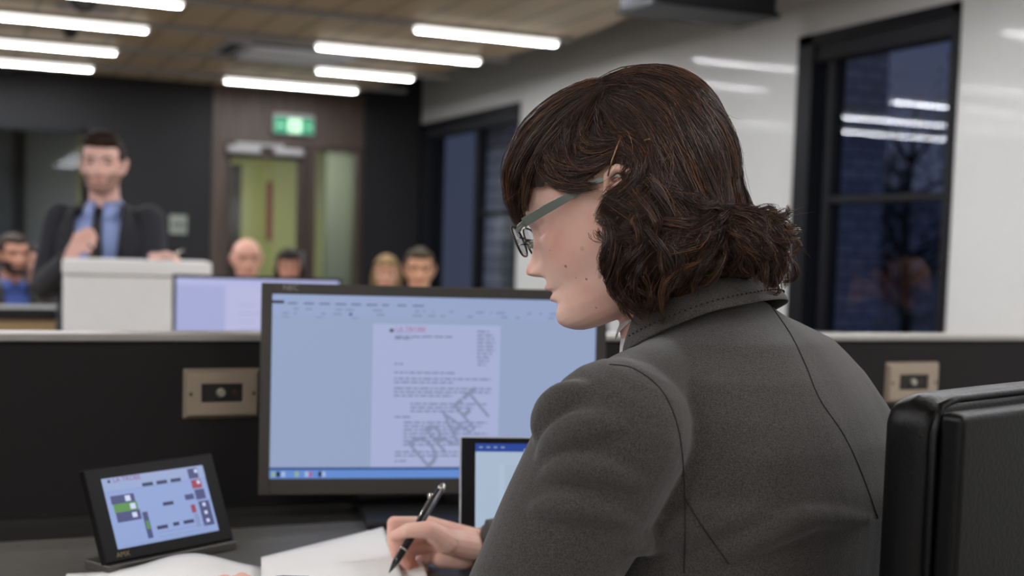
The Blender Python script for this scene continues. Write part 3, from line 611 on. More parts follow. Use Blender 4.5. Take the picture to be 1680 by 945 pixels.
def remesh(name, mb, vox, it, m, parent, fac=.5, disp=None):
    me = bpy.data.meshes.new(name); me.from_pydata([tuple(v) for v in mb.v], [], mb.f); me.update()
    bm = bmesh.new(); bm.from_mesh(me); bmesh.ops.recalc_face_normals(bm, faces=bm.faces); bm.to_mesh(me); bm.free()
    o = bpy.data.objects.new('tmp', me); COL.objects.link(o)
    r = o.modifiers.new('r', 'REMESH'); r.mode = 'VOXEL'; r.voxel_size = vox; r.adaptivity = 0; r.use_smooth_shade = True
    if it: s = o.modifiers.new('s', 'SMOOTH'); s.factor = fac; s.iterations = it
    bpy.context.view_layer.update()
    dg = bpy.context.evaluated_depsgraph_get(); m2 = bpy.data.meshes.new_from_object(o.evaluated_get(dg)); m2.name = name
    bpy.data.objects.remove(o); bpy.data.meshes.remove(me)
    if disp is not None:
        n = len(m2.vertices); co = np.empty(n*3, np.float32); m2.vertices.foreach_get('co', co); nn = np.empty(n*3, np.float32); m2.vertices.foreach_get('normal', nn)
        co = co.reshape(-1, 3); nn = nn.reshape(-1, 3); co = co+nn*disp(co, nn)[:, None]; m2.vertices.foreach_set('co', co.ravel().astype(np.float32)); m2.update()
    m2.materials.clear()
    for q in (m if isinstance(m, (list, tuple)) else [m]): m2.materials.append(q)
    m2.polygons.foreach_set('use_smooth', [True]*len(m2.polygons)); m2.polygons.foreach_set('material_index', [0]*len(m2.polygons))
    ob = bpy.data.objects.new(name, m2); COL.objects.link(ob); return put(ob, parent)
def bvh_of(o):
    return BVHTree.FromPolygons([v.co for v in o.data.vertices], [tuple(p.vertices) for p in o.data.polygons])
def vnoise(co, sc, seed=0):
    """cheap smooth noise from sums of sines"""
    r = np.random.default_rng(seed); out = np.zeros(len(co))
    for k in range(7):
        d = r.normal(size=3)*sc; out += np.sin(co@d+r.uniform(0, 6.28))
    return out/7
def strands(name, P, rad, mi, mats, parent, sides=3):
    """P (S,K,3) hair paths -> one mesh of thin tapering tubes"""
    S, K, _ = P.shape
    T = np.gradient(P, axis=1); T /= np.linalg.norm(T, axis=2, keepdims=True)+1e-9
    up = np.array([.31, .52, .79]); U = np.cross(T, up); U /= np.linalg.norm(U, axis=2, keepdims=True)+1e-9; W = np.cross(T, U)
    tp = np.interp(np.linspace(0, 1, K), [0, .15, .75, 1], [.75, 1, .85, .15]); R = rad[:, None]*tp[None]
    V = np.empty((S, K, sides, 3))
    for j in range(sides):
        a = 2*np.pi*j/sides; V[:, :, j] = P+(U*math.cos(a)+W*math.sin(a))*R[..., None]
    V = V.reshape(-1, 3)
    idx = np.arange(S*K*sides).reshape(S, K, sides); nx = np.roll(idx, -1, 2)
    F = np.stack([idx[:, :-1], nx[:, :-1], nx[:, 1:], idx[:, 1:]], -1).reshape(-1, 4)
    me = bpy.data.meshes.new(name); me.vertices.add(len(V)); me.vertices.foreach_set('co', V.ravel().astype(np.float32))
    me.loops.add(F.size); me.loops.foreach_set('vertex_index', F.ravel().astype(np.int32)); me.polygons.add(len(F))
    me.polygons.foreach_set('loop_start', np.arange(0, F.size, 4, dtype=np.int32)); me.polygons.foreach_set('loop_total', np.full(len(F), 4, np.int32))
    for m in mats: me.materials.append(m)
    me.polygons.foreach_set('material_index', np.repeat(mi, (K-1)*sides).astype(np.int32)); me.polygons.foreach_set('use_smooth', np.ones(len(F), bool))
    me.update(calc_edges=True); me.validate()
    o = bpy.data.objects.new(name, me); COL.objects.link(o); return put(o, parent)
def loft(mb, secs, n=40, ex=2.3):
    """secs: (center Vector, half axis A Vector, half axis B Vector)"""
    vs = []; N = len(secs)
    for c, A, B in secs:
        for k in range(n):
            t = 2*math.pi*k/n; cs, sn = math.cos(t), math.sin(t)
            vs.append(c+A*math.copysign(abs(cs)**(2/ex), cs)+B*math.copysign(abs(sn)**(2/ex), sn))
    fs = [(i*n+k, i*n+(k+1) % n, (i+1)*n+(k+1) % n, (i+1)*n+k) for i in range(N-1) for k in range(n)]
    vs += [secs[0][0], secs[-1][0]]; T = len(vs)-2
    fs += [(T, (k+1) % n, k) for k in range(n)]+[(T+1, (N-1)*n+k, (N-1)*n+(k+1) % n) for k in range(n)]
    mb.add(vs, fs)
def headM(o, yawvec, pitch, roll=0, k=1):
    f = Vector((yawvec.x, yawvec.y, 0)).normalized(); L = zz.cross(f)      # its left
    F = f*math.cos(pitch)-zz*math.sin(pitch); U = F.cross(L)*-1 if F.cross(L).z < 0 else F.cross(L)
    if roll: R = Matrix.Rotation(roll, 3, F); L = R @ L; U = R @ U
    return frameM(o, L, F, U)
def skin_mat(name, rgb, spots=(), flush=None):
    m = mat(name, rgb, .48, spec=.35, noise=tuple(int(v*f) for v, f in zip(rgb, (.97, .91, .90))), nscale=28, bump=.12, bscale=900, sss=.12, bdist=.0006)
    t = m.node_tree; b = t.nodes['Principled BSDF']; ge = t.nodes.new('ShaderNodeNewGeometry')
    src = [l for l in t.links if l.to_socket == b.inputs['Base Color']][0].from_socket
    for (p, r, c, hard) in spots:
        ds = t.nodes.new('ShaderNodeVectorMath'); ds.operation = 'DISTANCE'; ds.inputs[1].default_value = p; t.links.new(ge.outputs['Position'], ds.inputs[0])
        mr_ = t.nodes.new('ShaderNodeMapRange'); mr_.interpolation_type = 'SMOOTHSTEP'; mr_.inputs[1].default_value = r*(1-hard); mr_.inputs[2].default_value = r; mr_.inputs[3].default_value = c[3]; mr_.inputs[4].default_value = 0
        t.links.new(ds.outputs['Value'], mr_.inputs[0])
        mx = t.nodes.new('ShaderNodeMix'); mx.data_type = 'RGBA'; mx.inputs[7].default_value = lin(c[:3])+(1,); t.links.new(mr_.outputs[0], mx.inputs[0]); t.links.new(src, mx.inputs[6]); src = mx.outputs[2]
    t.links.new(src, b.inputs['Base Color']); return m
# ---------------------------------------------------------------- the writer in the foreground
HM = headM(onD(1030, 343, 1.27), -r0*math.cos(math.radians(12))+g*math.sin(math.radians(12)), math.radians(24))
HI = HM.inverted()
H = lambda x, y, z: HM @ Vector((x, y, z))
W = empty('person', cw(.27, 1.22, .18), 'woman in a grey wool jacket and glasses bent over her papers, writing with a pen', 'person')
Lt = Vector(r0*(-.57)+g*(-.82)); Ft = Vector(r0*(-.82)+g*.57)     # torso: her left, her front
def PX(X, Y, D): return onD(600+X/5.6, 780+Y/5.6, D)
bod = MB()
v, f = head_mesh(HM, nz=210, nt=230); bod.add(v, f)
ear_prims(bod, HM, 1); ear_prims(bod, HM, -1)
bod.cap(H(0, -.020, -.035), cw(.166, 1.287, 1.205), .050, .0545, 28)
bod.cap(cw(.178, 1.287, 1.20), cw(.20, 1.30, 1.12), .058, .09, 20)
# inner trunk, limbs and legs under the clothes
loft(bod, [(cw(x, 1.285, z), Lt*a, Ft*b) for x, z, a, b in ((.235, .68, .14, .09), (.23, .85, .14, .09), (.225, 1.0, .15, .085), (.215, 1.10, .15, .08), (.205, 1.17, .13, .07), (.19, 1.20, .07, .05))], 24)
LS, LE, LW = cw(.095, 1.12, 1.145), cw(-.003, 1.13, .932), cw(-.25, 1.355, .914)
RS, RE, RW = cw(.31, 1.43, 1.145), cw(.235, 1.60, .945), PX(1080, 625, 1.625)
bod.cap(LS, LE, .042, .036).cap(LE, LW, .036, .024).cap(RS, RE, .042, .036).cap(RE, RW, .036, .0215)
bod.cap(cw(.20, 1.29, 1.16), LS, .04, .04).cap(cw(.20, 1.29, 1.16), RS, .04, .04)
hipc = cw(.25, 1.28, .70)
for s in (1, -1):
    hp_ = hipc+Lt*s*.085; kn = hp_+Ft*.40+Lt*s*.03; kn.z = .66; an = kn+Ft*.03; an.z = .27
    bod.cap(hp_, kn, .06, .05).cap(kn, an, .048, .035).cap(an, an+Ft*.12-zz*.045, .03, .025)
# writing hand (right)
def chain(mb, pts, rs, n=12):
    for i in range(len(pts)-1): mb.cap(pts[i], pts[i+1], rs[i], rs[i+1], n)
W0 = RW
knI, knM, knR, knP = PX(560, 465, 1.615), PX(560, 530, 1.635), PX(590, 620, 1.65), PX(640, 710, 1.655)
for kq, r_ in ((knI, .0135), (knM, .0135), (knR, .013), (knP, .012)): bod.cap(W0+(kq-W0)*.10, kq, .0165, r_)
bod.cap(PX(960, 650, 1.605), PX(740, 610, 1.585), .019, .0165)            # thumb base
bod.cap(PX(900, 760, 1.615), PX(700, 760, 1.63), .015, .014)             # heel of the hand
chain(bod, [PX(740, 610, 1.580), PX(585, 500, 1.563), PX(400, 505, 1.558), PX(275, 548, 1.568)], [.0160, .0115, .0095, .0072])
chain(bod, [knI, PX(262, 440, 1.598), PX(248, 580, 1.594), PX(283, 728, 1.590)], [.0125, .0092, .0082, .0068])
chain(bod, [knM, PX(330, 600, 1.62), PX(330, 740, 1.612), PX(372, 832, 1.602)], [.0125, .0095, .0084, .0070])
chain(bod, [knR, PX(400, 690, 1.64), PX(400, 800, 1.63), PX(450, 862, 1.615)], [.0120, .0092, .0082, .0070])
chain(bod, [knP, PX(500, 790, 1.655), PX(480, 850, 1.645), PX(540, 880, 1.63)], [.0110, .0084, .0076, .0066])
# left hand resting on the paper
fd = (cw(-.392, 1.508, .9)-LW); fd.z = 0; fd.normalize(); ac = fd.cross(zz)        # across, to the right side of the hand
pc = LW+fd*.045+zz*-.004
lk = [LW+fd*.082+ac*q*1.0+zz*(-.004) for q in (.030, .010, -.010, -.028)]
for q in lk: bod.cap(LW+(q-LW)*.15, q, .0165, .0125)
for q, L_ in zip(lk, (.062, .070, .066, .052)):
    a1 = q+fd*L_*.45+zz*.004; a2 = q+fd*L_*.78-zz*.004; a3 = q+fd*L_*1.02-zz*.012
    chain(bod, [q, a1, a2, a3], [.011, .0092, .0083, .0070])
chain(bod, [LW+fd*.025+ac*.015, LW+fd*.055+ac*.042-zz*.003, LW+fd*.088+ac*.050-zz*.007], [.016, .011, .0078])
mole = lambda x, y: None
body = remesh('body', bod, .0015, 2, mat('tmp_skin', (220, 180, 165)), W)
bv = bvh_of(body)
def hit(x, y, tree, default=None):
    d = ray(x, y).normalized(); h = tree.ray_cast(CAM, d)
    return h[0] if h[0] is not None else default
spots = []
for (x, y, r_, c_) in ((928, 437, .0020, (120, 72, 52, .75)), (962, 458, .0016, (130, 80, 60, .7)), (902, 411, .0010, (140, 85, 65, .6)), (978, 505, .0013, (130, 80, 62, .6)), (945, 456, .0012, (160, 100, 80, .4)), (955, 408, .0030, (178, 118, 98, .35))):
    p = hit(x, y, bv)
    if p: spots.append((tuple(p), r_, c_, .5))
spots += [(tuple(H(.052, .074, -.010)), .042, (208, 132, 118, .42), 1.0), (tuple(H(0, .116, -.020)), .016, (208, 120, 108, .55), 1.0), (tuple(H(.0, .105, -.0475)), .0165, (176, 92, 88, .62), .55), (tuple(H(.0, .104, -.076)), .02, (205, 135, 120, .35), 1.0)]
for q in (PX(275, 548, 1.58), PX(262, 440, 1.598), PX(372, 832, 1.602), PX(450, 862, 1.615), PX(283, 728, 1.59)): spots.append((tuple(q), .019, (208, 122, 104, .5), 1.0))
body.data.materials[0] = skin_mat('skin_writer', (236, 196, 178), spots)

# eyes behind lowered lids, brows, lashes
for s in (1, -1):
    q = MB(); c_ = H(s*.031, .0865, .0115); q.ball(c_-(HM.to_3x3() @ Vector((0, .0170, 0))), (.0108, .0108, .0108), HM.to_3x3(), 20)
    q.build('eye', mat('eye_white', (225, 220, 215), .2), W, smooth=True)
    lm = MB()
    for k in range(16):
        u = -1+2*k/15; a = H(s*.031+u*.012, .0985-.003*u*u, .0082-.0015*u*u); lm.tube([a, a+(HM.to_3x3() @ Vector((s*u*.002, .0050, -.0028))), a+(HM.to_3x3() @ Vector((s*u*.003, .0085, -.0026)))], [.00035, .00025, .0001], 4)
    lm.build('eyelashes', mat('lash', (25, 18, 15), .6), W)

# clothes -----------------------------------------------------------------------------------
M_WOOL = mat('grey_wool', (84, 80, 77), .92, spec=.2, noise=(46, 44, 43), nscale=1000, bump=.55, bscale=700, sheen=.25, bdist=.0012)
t = M_WOOL.node_tree; b = t.nodes['Principled BSDF']; b.inputs['Sheen Roughness'].default_value = .5
jk = MB()
secs = [(.225, 1.28, .60, .20, .135), (.222, 1.28, .80, .195, .13), (.250, 1.28, .92, .198, .128), (.255, 1.28, 1.0, .205, .130), (.255, 1.28, 1.08, .208, .134), (.249, 1.28, 1.127, .200, .129), (.240, 1.28, 1.157, .188, .122), (.231, 1.28, 1.19, .165, .108), (.220, 1.28, 1.222, .124, .090), (.197, 1.28, 1.245, .078, .070), (.192, 1.28, 1.258, .060, .055)]
loft(jk, [(cw(x, y, z), Lt*a, Ft*b) for x, y, z, a, b in secs], 60, 2.2)
jk.cap(LS, LS+(LE-LS)*.5, .0665, .063, 30).cap(LS+(LE-LS)*.5, LE, .063, .057, 30).cap(LE, LE+(LW-LE)*.86, .055, .036, 26)
jk.cap(RS, RE, .066, .055, 26).cap(RE, RE+(RW-RE)*.91, .052, .033, 26)
jk.cap(cw(.195, 1.275, 1.20), LS+zz*.012, .045, .052, 24).cap(cw(.195, 1.275, 1.20), RS+zz*.012, .045, .052, 24)
def bvh_mb(mb): return BVHTree.FromPolygons([Vector(v) for v in mb.v], mb.f)
jb = bvh_mb(jk)
def lay(pts, tree, n=24, off=0.0, D=1.2):
    """a line traced over the cloth: points where the sight line meets the surface"""
    out = []; P_ = [Vector(p) for p in pts]; L = len(P_)-1
    for i in range(n+1):
        s = i/n*L; k = min(int(s), L-1); u = s-k
        p0 = P_[max(k-1, 0)]; p1 = P_[k]; p2 = P_[k+1]; p3 = P_[min(k+2, L)]
        q = .5*((2*p1)+(p2-p0)*u+(2*p0-5*p1+4*p2-p3)*u*u+(3*p1-p0-3*p2+p3)*u**3)
        d = ray(q.x, q.y).normalized(); h = tree.ray_cast(CAM, d)
        if h[0] is not None: out.append(h[0]-d*off)
    return out
folds = [([(882, 770), (905, 735), (950, 708), (1000, 700), (1050, 712)], .0095), ([(885, 735), (900, 690), (935, 655), (985, 640)], .010), ([(880, 800), (915, 772), (965, 768), (1020, 782), (1070, 800)], .0085),
         ([(860, 845), (910, 830), (980, 838), (1050, 860)], .008), ([(1000, 900), (1080, 880), (1180, 850), (1290, 835)], .010), ([(1150, 925), (1220, 890), (1320, 850), (1440, 850)], .008)]
for pts, r_ in folds:
    r_ *= 1.9; L_ = lay(pts, jb, 14, -r_*.38)
    if len(L_) > 3: jk.tube(L_, [r_*(.12+.88*math.sin(math.pi*i/(len(L_)-1))) for i in range(len(L_))], 10)
def jdisp(co, nn):
    low = vnoise(co, 24, 1)*.0028+vnoise(co, 60, 2)*.0009
    return low
jacket = remesh('jacket', jk, .003, 7, M_WOOL, W, disp=jdisp)
jt = bvh_of(jacket)
M_SEAM = mat('dark_seam_thread', (34, 33, 32), .9)  # dark thread for seams and stitches
for pts in ([(1000, 598), (1040, 605), (1085, 640), (1112, 700), (1122, 780), (1124, 860), (1122, 940)], [(1250, 482), (1295, 545), (1322, 600), (1345, 655), (1385, 715), (1415, 780), (1440, 850)], [(1122, 815), (1150, 860), (1195, 925)]):
    L_ = lay(pts, jt, 60, .0002)
    if len(L_) > 4: MB().tube(L_, .00075, 6).build('seam', M_SEAM, jacket, smooth=True)
# cuffs
def ringcuff(name, a, b_, r0_, r1_, m):
    q = MB(); q.tube([a, a+(b_-a)*.5, b_], [r0_, r0_*.5+r1_*.5, r1_], 28, caps=False); q.tube([a+(b_-a)*.02, b_+(a-b_)*.02], [r0_-.004, r1_-.004], 28, caps=False)
    o = q.build(name, m, W, smooth=True); sd = o.modifiers.new('s', 'SOLIDIFY'); sd.thickness = .002; return o
dR = (RW-RE).normalized(); eR = RE+(RW-RE)*.885
ringcuff('sleeve_cuff', eR, RW-dR*.004, .0345, .0305, M_WOOL)
dL = (LW-LE).normalized(); ringcuff('sleeve_cuff', LE+(LW-LE)*.84, LW-dL*.012, .039, .034, M_WOOL)
# collar
c0 = cw(.169, 1.285, 0); Bk = -Ft
def band(name, psi0, psi1, prof, m, parent, n=60, sol=.0035, skew=0):
    vs = []; K = len(prof(0)); fs = []
    for i in range(n+1):
        ps = math.radians(psi0+(psi1-psi0)*i/n)
        for kk, (r_, z_) in enumerate(prof(ps)):
            ps = math.radians(psi0+(psi1-psi0)*i/n)*(1+skew*kk/(K-1)); p = c0+(Bk*math.cos(ps)+Lt*math.sin(ps))*r_; vs.append(Vector((p.x, p.y, z_)))
    for i in range(n):
        for k in range(K-1): fs.append((i*K+k, (i+1)*K+k, (i+1)*K+k+1, i*K+k+1))
    o = MB().add(vs, fs).build(name, m, parent, smooth=True); s_ = o.modifiers.new('s', 'SOLIDIFY'); s_.thickness = sol; s_.offset = 1
    q = o.modifiers.new('b', 'SUBSURF'); q.levels = 1; q.render_levels = 1; return o
def cprof(ps):
    zt = 1.249+.040*math.cos(ps); fr_ = max(0, min(1, (abs(math.degrees(ps))-45)/73)); dr = .028+.018*fr_
    return [(.064, zt-.030), (.0655, zt-.012), (.067, zt-.002), (.0705, zt+.0015), (.0755-.002*fr_, zt-.002), (.084-.009*fr_, zt-.009-.005*fr_), (.093-.015*fr_, zt-dr*.60), (.103-.023*fr_, zt-dr)]
col_ = band('collar', -97, 97, cprof, M_WOOL, jacket, skew=.05)
_up = lambda ps: .012*max(0, min(1, (abs(math.degrees(ps))-70)/40))
band('shirt_collar', -160, 160, lambda ps: [(.0625, 1.249+.040*math.cos(ps)-.04), (.0610, 1.249+.040*math.cos(ps)-.015), (.0600, 1.249+.040*math.cos(ps)+.0005+_up(ps)), (.0625, 1.249+.040*math.cos(ps)+.002+_up(ps)), (.0655, 1.249+.040*math.cos(ps)-.012+_up(ps))], mat('white_shirt', (235, 236, 238), .7), W, sol=.0012)
st = MB()      # stitch dots along the collar edge
for k in range(-33, 34):
    ps = math.radians(k*2.9); pr = cprof(ps/1.05); r_ = pr[-2][0]+.0025; z_ = pr[-2][1]+.0016-.002
    p = c0+(Bk*math.cos(ps)+Lt*math.sin(ps))*(r_+.0035); st.ball((p.x, p.y, z_), (.0012, .0012, .0009), None, 6)
st.build('stitching', M_SEAM, col_, smooth=True)
# trousers
tr_ = MB(); tr_.ball(hipc-zz*.0, (.19, .15, .13), frameM(Vector((0, 0, 0)), Lt, Ft, zz).to_3x3(), 24)
for s in (1, -1):
    hp_ = hipc+Lt*s*.085; kn = hp_+Ft*.40+Lt*s*.03; kn.z = .66; an = kn+Ft*.03; an.z = .30
    tr_.cap(hp_, kn, .085, .07).cap(kn, an, .066, .055)
remesh('trousers', tr_, .008, 5, mat('charcoal_trousers', (45, 44, 46), .85), W)
sh = MB()
for s in (1, -1):
    hp_ = hipc+Lt*s*.085; kn = hp_+Ft*.43+Lt*s*.03; kn.z = .215; MB.cap(sh, kn-Ft*.03, kn+Ft*.15-zz*.003, .034, .028)
remesh('shoes', sh, .006, 3, M_BLKP, W)

# glasses -----------------------------------------------------------------------------------
M_GL = mat('grey_green_metal', (142, 150, 142), .28, metal=.75); M_RIM = mat('dark_rim', (70, 62, 58), .3, metal=.6)
rim = MB(); lens = MB(); gls = []
for s in (1, -1):
    gl = MB(); gls.append(gl)
    cx_, cz_ = s*.032, .009; pts = []
    for k in range(33):
        a = 2*math.pi*k/32; ca, sa = math.cos(a), math.sin(a)
        x = cx_+.0255*math.copysign(abs(ca)**.75, ca); z_ = cz_+.0155*math.copysign(abs(sa)**.75, sa); y_ = .1075-.16*(abs(x)-.01)**2*12*.55
        pts.append((x, y_, z_))
    rim.tube([H(*p) for p in pts], .0011, 8, caps=False)
    lens.add([H(cx_, .1075-.0006, cz_)]+[H(*p) for p in pts[:-1]], [(0, 1+k, 1+(k+1) % 32) for k in range(32)])
    hx = s*.0585
    gl.tube([H(s*.0555, .0985, .0175), H(s*.064, .0955, .019), H(s*.069, .088, .0205)], .0028, 8)
    # broad flat temple arm
    tp = [(s*.0685, .090, .0205, .0046), (s*.072, .065, .0235, .0044), (s*.0755, .035, .0262, .0036), (s*.0775, .010, .0285, .0024), (s*.0785, -.010, .0265, .0018), (s*.078, -.022, .014, .0016)]
    vs = []; 
    for (x, y, z_, h_) in tp:
        for (dx, dz) in ((-.0007, -h_), (.0007, -h_), (.0007, h_), (-.0007, h_)): vs.append(H(x+dx, y, z_+dz))
    fs = [(i*4+k, i*4+(k+1) % 4, (i+1)*4+(k+1) % 4, (i+1)*4+k) for i in range(len(tp)-1) for k in range(4)]+[(3, 2, 1, 0), (20, 21, 22, 23)]
    gl.add(vs, fs)
    gl.ball(H(s*.0095, .103, .004), (.0015, .003, .004), HM.to_3x3(), 10)
    rim.tube([H(s*.0095, .104, .004), H(s*.0105, .108, .009)], .0006, 6)
rim.tube([H(-.008, .1085, .014), H(0, .1105, .0155), H(.008, .1085, .014)], .0011, 8)
gr = empty('glasses', H(0, .1, .01)); put(gr, W)
rim.build('rims', M_RIM, gr, smooth=True); [q_.build('temple_arm', M_GL, gr, bevel=.0005) for q_ in gls]
lens.build('lenses', glass_mat('lens_glass', (240, 243, 245)), gr, smooth=True)

# hair --------------------------------------------------------------------------------------
HB = [mat('hair_dark', (48, 33, 28), .36, spec=.5), mat('hair_brown', (74, 50, 39), .34, spec=.5), mat('hair_light', (118, 80, 54), .34, spec=.5), mat('hair_base', (30, 20, 17), .7)]
sh = MB(); R3 = HM.to_3x3()
sh.ball(H(0, -.012, .034), (.0835, .1085, .0945), R3, 44)
sh.ball(H(0, .026, .043), (.074, .0775, .076), R3, 40); sh.ball(H(0, -.046, .054), (.070, .074, .0705), R3, 40)
for s in (1, -1): sh.ball(H(s*.080, -.026, .000), (.0155, .0235, .032), R3, 24)
def crop(x, y): return (800+x*.4869, 100+y*.4869)
def lump(x, y, D, r, lat=None):
    p = onD(*crop(x, y), D); q = HI @ p
    sh.ball(p, r, R3, 20)
    sh.ball(H(-q.x, q.y, q.z), r, R3, 20)
lump(560, 560, 1.205, (.028, .048, .046)); lump(480, 650, 1.200, (.022, .030, .044)); lump(620, 640, 1.215, (.035, .048, .044)); lump(720, 600, 1.235, (.04, .045, .045)); lump(800, 620, 1.255, (.035, .034, .040)); lump(890, 610, 1.275, (.028, .034, .026)); lump(940, 660, 1.28, (.012, .016, .03)); lump(530, 760, 1.205, (.016, .022, .026)); lump(470, 440, 1.193, (.010, .026, .030))
sh2 = MB(); 
cap_ = remesh('hair_volume', sh, .004, 6, HB[3], W)
ct = bvh_of(cap_)
# open the face: drop the volume in front of the face below the fringe line
bm = bmesh.new(); bm.from_mesh(cap_.data); dl = []
for v in bm.verts:
    q = HI @ v.co
    if q.y > .035 and q.z < .052+.25*(q.y-.09): dl.append(v)
    elif q.y > .0 and q.z < .030: dl.append(v)
    elif (q-Vector((.084, -.002, .026))).length < .012: dl.append(v)
bmesh.ops.delete(bm, geom=dl, context='VERTS'); bm.to_mesh(cap_.data); bm.free()
G = {  # traced locks, in crop units
 'front': [[(385, 95), (300, 120), (200, 190), (120, 270), (75, 370), (65, 470), (80, 540)], [(385, 100), (290, 150), (190, 230), (130, 310), (95, 400), (90, 480), (105, 535)], [(390, 110), (290, 180), (200, 260), (150, 340), (125, 430), (128, 510)], [(395, 120), (300, 200), (225, 270), (180, 340), (155, 420), (168, 500)], [(380, 92), (270, 120), (170, 200), (100, 290), (68, 390), (62, 450), (70, 510)]],
 'side': [[(380, 110), (290, 210), (235, 300), (250, 370), (330, 400), (410, 385)], [(385, 110), (310, 220), (270, 300), (300, 350), (370, 350), (430, 310)], [(390, 110), (340, 200), (320, 260), (350, 300), (400, 295), (445, 265)], [(395, 105), (380, 170), (390, 220), (440, 250), (500, 240)], [(170, 385), (220, 425), (290, 440), (350, 425), (410, 400)], [(395, 140), (450, 200), (510, 240), (560, 270)], [(360, 120), (270, 190), (200, 280), (190, 360), (240, 410), (320, 425), (390, 405)], [(200, 330), (230, 390), (300, 415), (370, 400), (425, 360)], [(300, 160), (260, 240), (250, 310), (290, 370), (360, 380), (425, 335)]],
 'ear': [[(445, 265), (500, 280), (540, 330), (530, 390), (480, 420), (430, 440), (395, 490), (380, 540)], [(450, 290), (500, 320), (510, 370), (480, 405), (430, 425), (390, 470)], [(560, 270), (570, 330), (560, 390), (500, 440), (440, 490), (410, 550)], [(440, 260), (470, 310), (475, 350), (450, 385)], [(540, 260), (580, 300), (590, 370), (560, 430), (510, 470), (460, 520)]],
 'back': [[(400, 90), (480, 40), (560, 45), (650, 90), (740, 160), (810, 250), (850, 340), (870, 430), (870, 510)], [(400, 100), (480, 60), (560, 80), (640, 150), (710, 240), (760, 340), (790, 440), (790, 520)], [(405, 110), (470, 90), (550, 130), (610, 210), (660, 300), (700, 400), (740, 480), (780, 525)], [(400, 120), (460, 120), (520, 180), (570, 260), (610, 340), (660, 430), (730, 500), (780, 530)], [(400, 130), (450, 150), (500, 210), (550, 270), (590, 350), (600, 430), (660, 500), (760, 540)], [(420, 80), (520, 32), (620, 58), (720, 125), (800, 205), (850, 290), (876, 400), (880, 500)], [(395, 95), (450, 60), (530, 60), (610, 110), (690, 200), (740, 290), (780, 390), (800, 480), (790, 530)], [(520, 210), (580, 290), (620, 370), (640, 440), (700, 500)], [(700, 120), (770, 200), (820, 300), (845, 400), (830, 490), (800, 530)], [(620, 160), (680, 260), (720, 350), (760, 440), (785, 520)], [(480, 110), (540, 170), (600, 250), (640, 330), (680, 420), (750, 500)]],
 'curl': [[(780, 530), (700, 560), (620, 610), (560, 680), (500, 740), (440, 790), (400, 760), (385, 715)], [(780, 535), (720, 590), (660, 650), (600, 700), (560, 770), (540, 830), (520, 852)], [(785, 540), (740, 600), (700, 660), (660, 710), (600, 740)], [(785, 540), (770, 610), (740, 680), (700, 722)], [(790, 540), (795, 620), (790, 690), (812, 722)], [(795, 535), (840, 590), (850, 650), (820, 718)], [(795, 530), (860, 560), (910, 620), (900, 680), (850, 690)], [(800, 520), (880, 560), (950, 620), (972, 680), (952, 752)], [(800, 515), (870, 540), (940, 560), (985, 560), (997, 590), (965, 600)], [(800, 510), (880, 530), (950, 530), (990, 518)], [(880, 500), (930, 560), (970, 620), (975, 680), (940, 740)],
   [(400, 540), (430, 600), (400, 650), (378, 705), (388, 755), (430, 800), (480, 790)], [(420, 480), (480, 520), (520, 580), (500, 640), (440, 660), (400, 700), (400, 745)], [(500, 440), (560, 500), (600, 560), (580, 620), (520, 660), (460, 700), (440, 760), (490, 812), (530, 852)], [(560, 420), (620, 480), (660, 540), (640, 600), (580, 640), (530, 700), (500, 770), (530, 845)], [(600, 450), (680, 490), (740, 510), (780, 530)], [(640, 560), (600, 600), (540, 640), (500, 700), (510, 760), (560, 790)], [(460, 560), (540, 560), (590, 600), (620, 660), (600, 720), (560, 760)], [(700, 540), (650, 560), (600, 540), (560, 560), (540, 610), (580, 650)], [(760, 560), (690, 600), (640, 620), (600, 670), (590, 730), (620, 750)], [(380, 560), (410, 590), (450, 600), (490, 640), (480, 700), (430, 720)],
   [(800, 540), (850, 610), (880, 660), (870, 710)], [(820, 530), (900, 590), (930, 650), (920, 700)], [(890, 520), (950, 545), (975, 580), (960, 620), (975, 640)]]}
def guide(pts, key, n=13, off=.001):
    out = []; P_ = [Vector(crop(*p)) for p in pts]; L = len(P_)-1; last = None
    for i in range(n):
        s = i/(n-1)*L; k = min(int(s), L-1); u = s-k
        p0 = P_[max(k-1, 0)]; p1 = P_[k]; p2 = P_[k+1]; p3 = P_[min(k+2, L)]
        q = .5*((2*p1)+(p2-p0)*u+(2*p0-5*p1+4*p2-p3)*u*u+(3*p1-p0-3*p2+p3)*u**3)
        d = ray(q.x, q.y).normalized(); h = ct.ray_cast(CAM, d)
        if h[0] is not None: p = h[0]+h[1]*off; 
        else:
            dep = (last-CAM).dot(g) if last is not None else 1.25
            p = onD(q.x, q.y, dep)
            nb_ = ct.find_nearest(p)
            if nb_[0] is not None: p = onD(q.x, q.y, (nb_[0]-CAM).dot(g)); nb_ = ct.find_nearest(p); p = p if (nb_[0]-p).length < .006 else nb_[0]+(p-nb_[0]).normalized()*(.006 if key != 'curl' else min(.018, (p-nb_[0]).length))
        out.append(p); last = p
    A = np.array([tuple(p) for p in out]); 
    for _ in range(2): A[1:-1] = (A[:-2]+2*A[1:-1]+A[2:])/4
    return A
spec_ = {'front': (330, .010, .0075), 'side': (300, .0085, .006), 'ear': (240, .007, .006), 'back': (340, .0125, .010), 'curl': (190, .0085, .0085)}
paths = []; midx = []; rads = []
fg = []
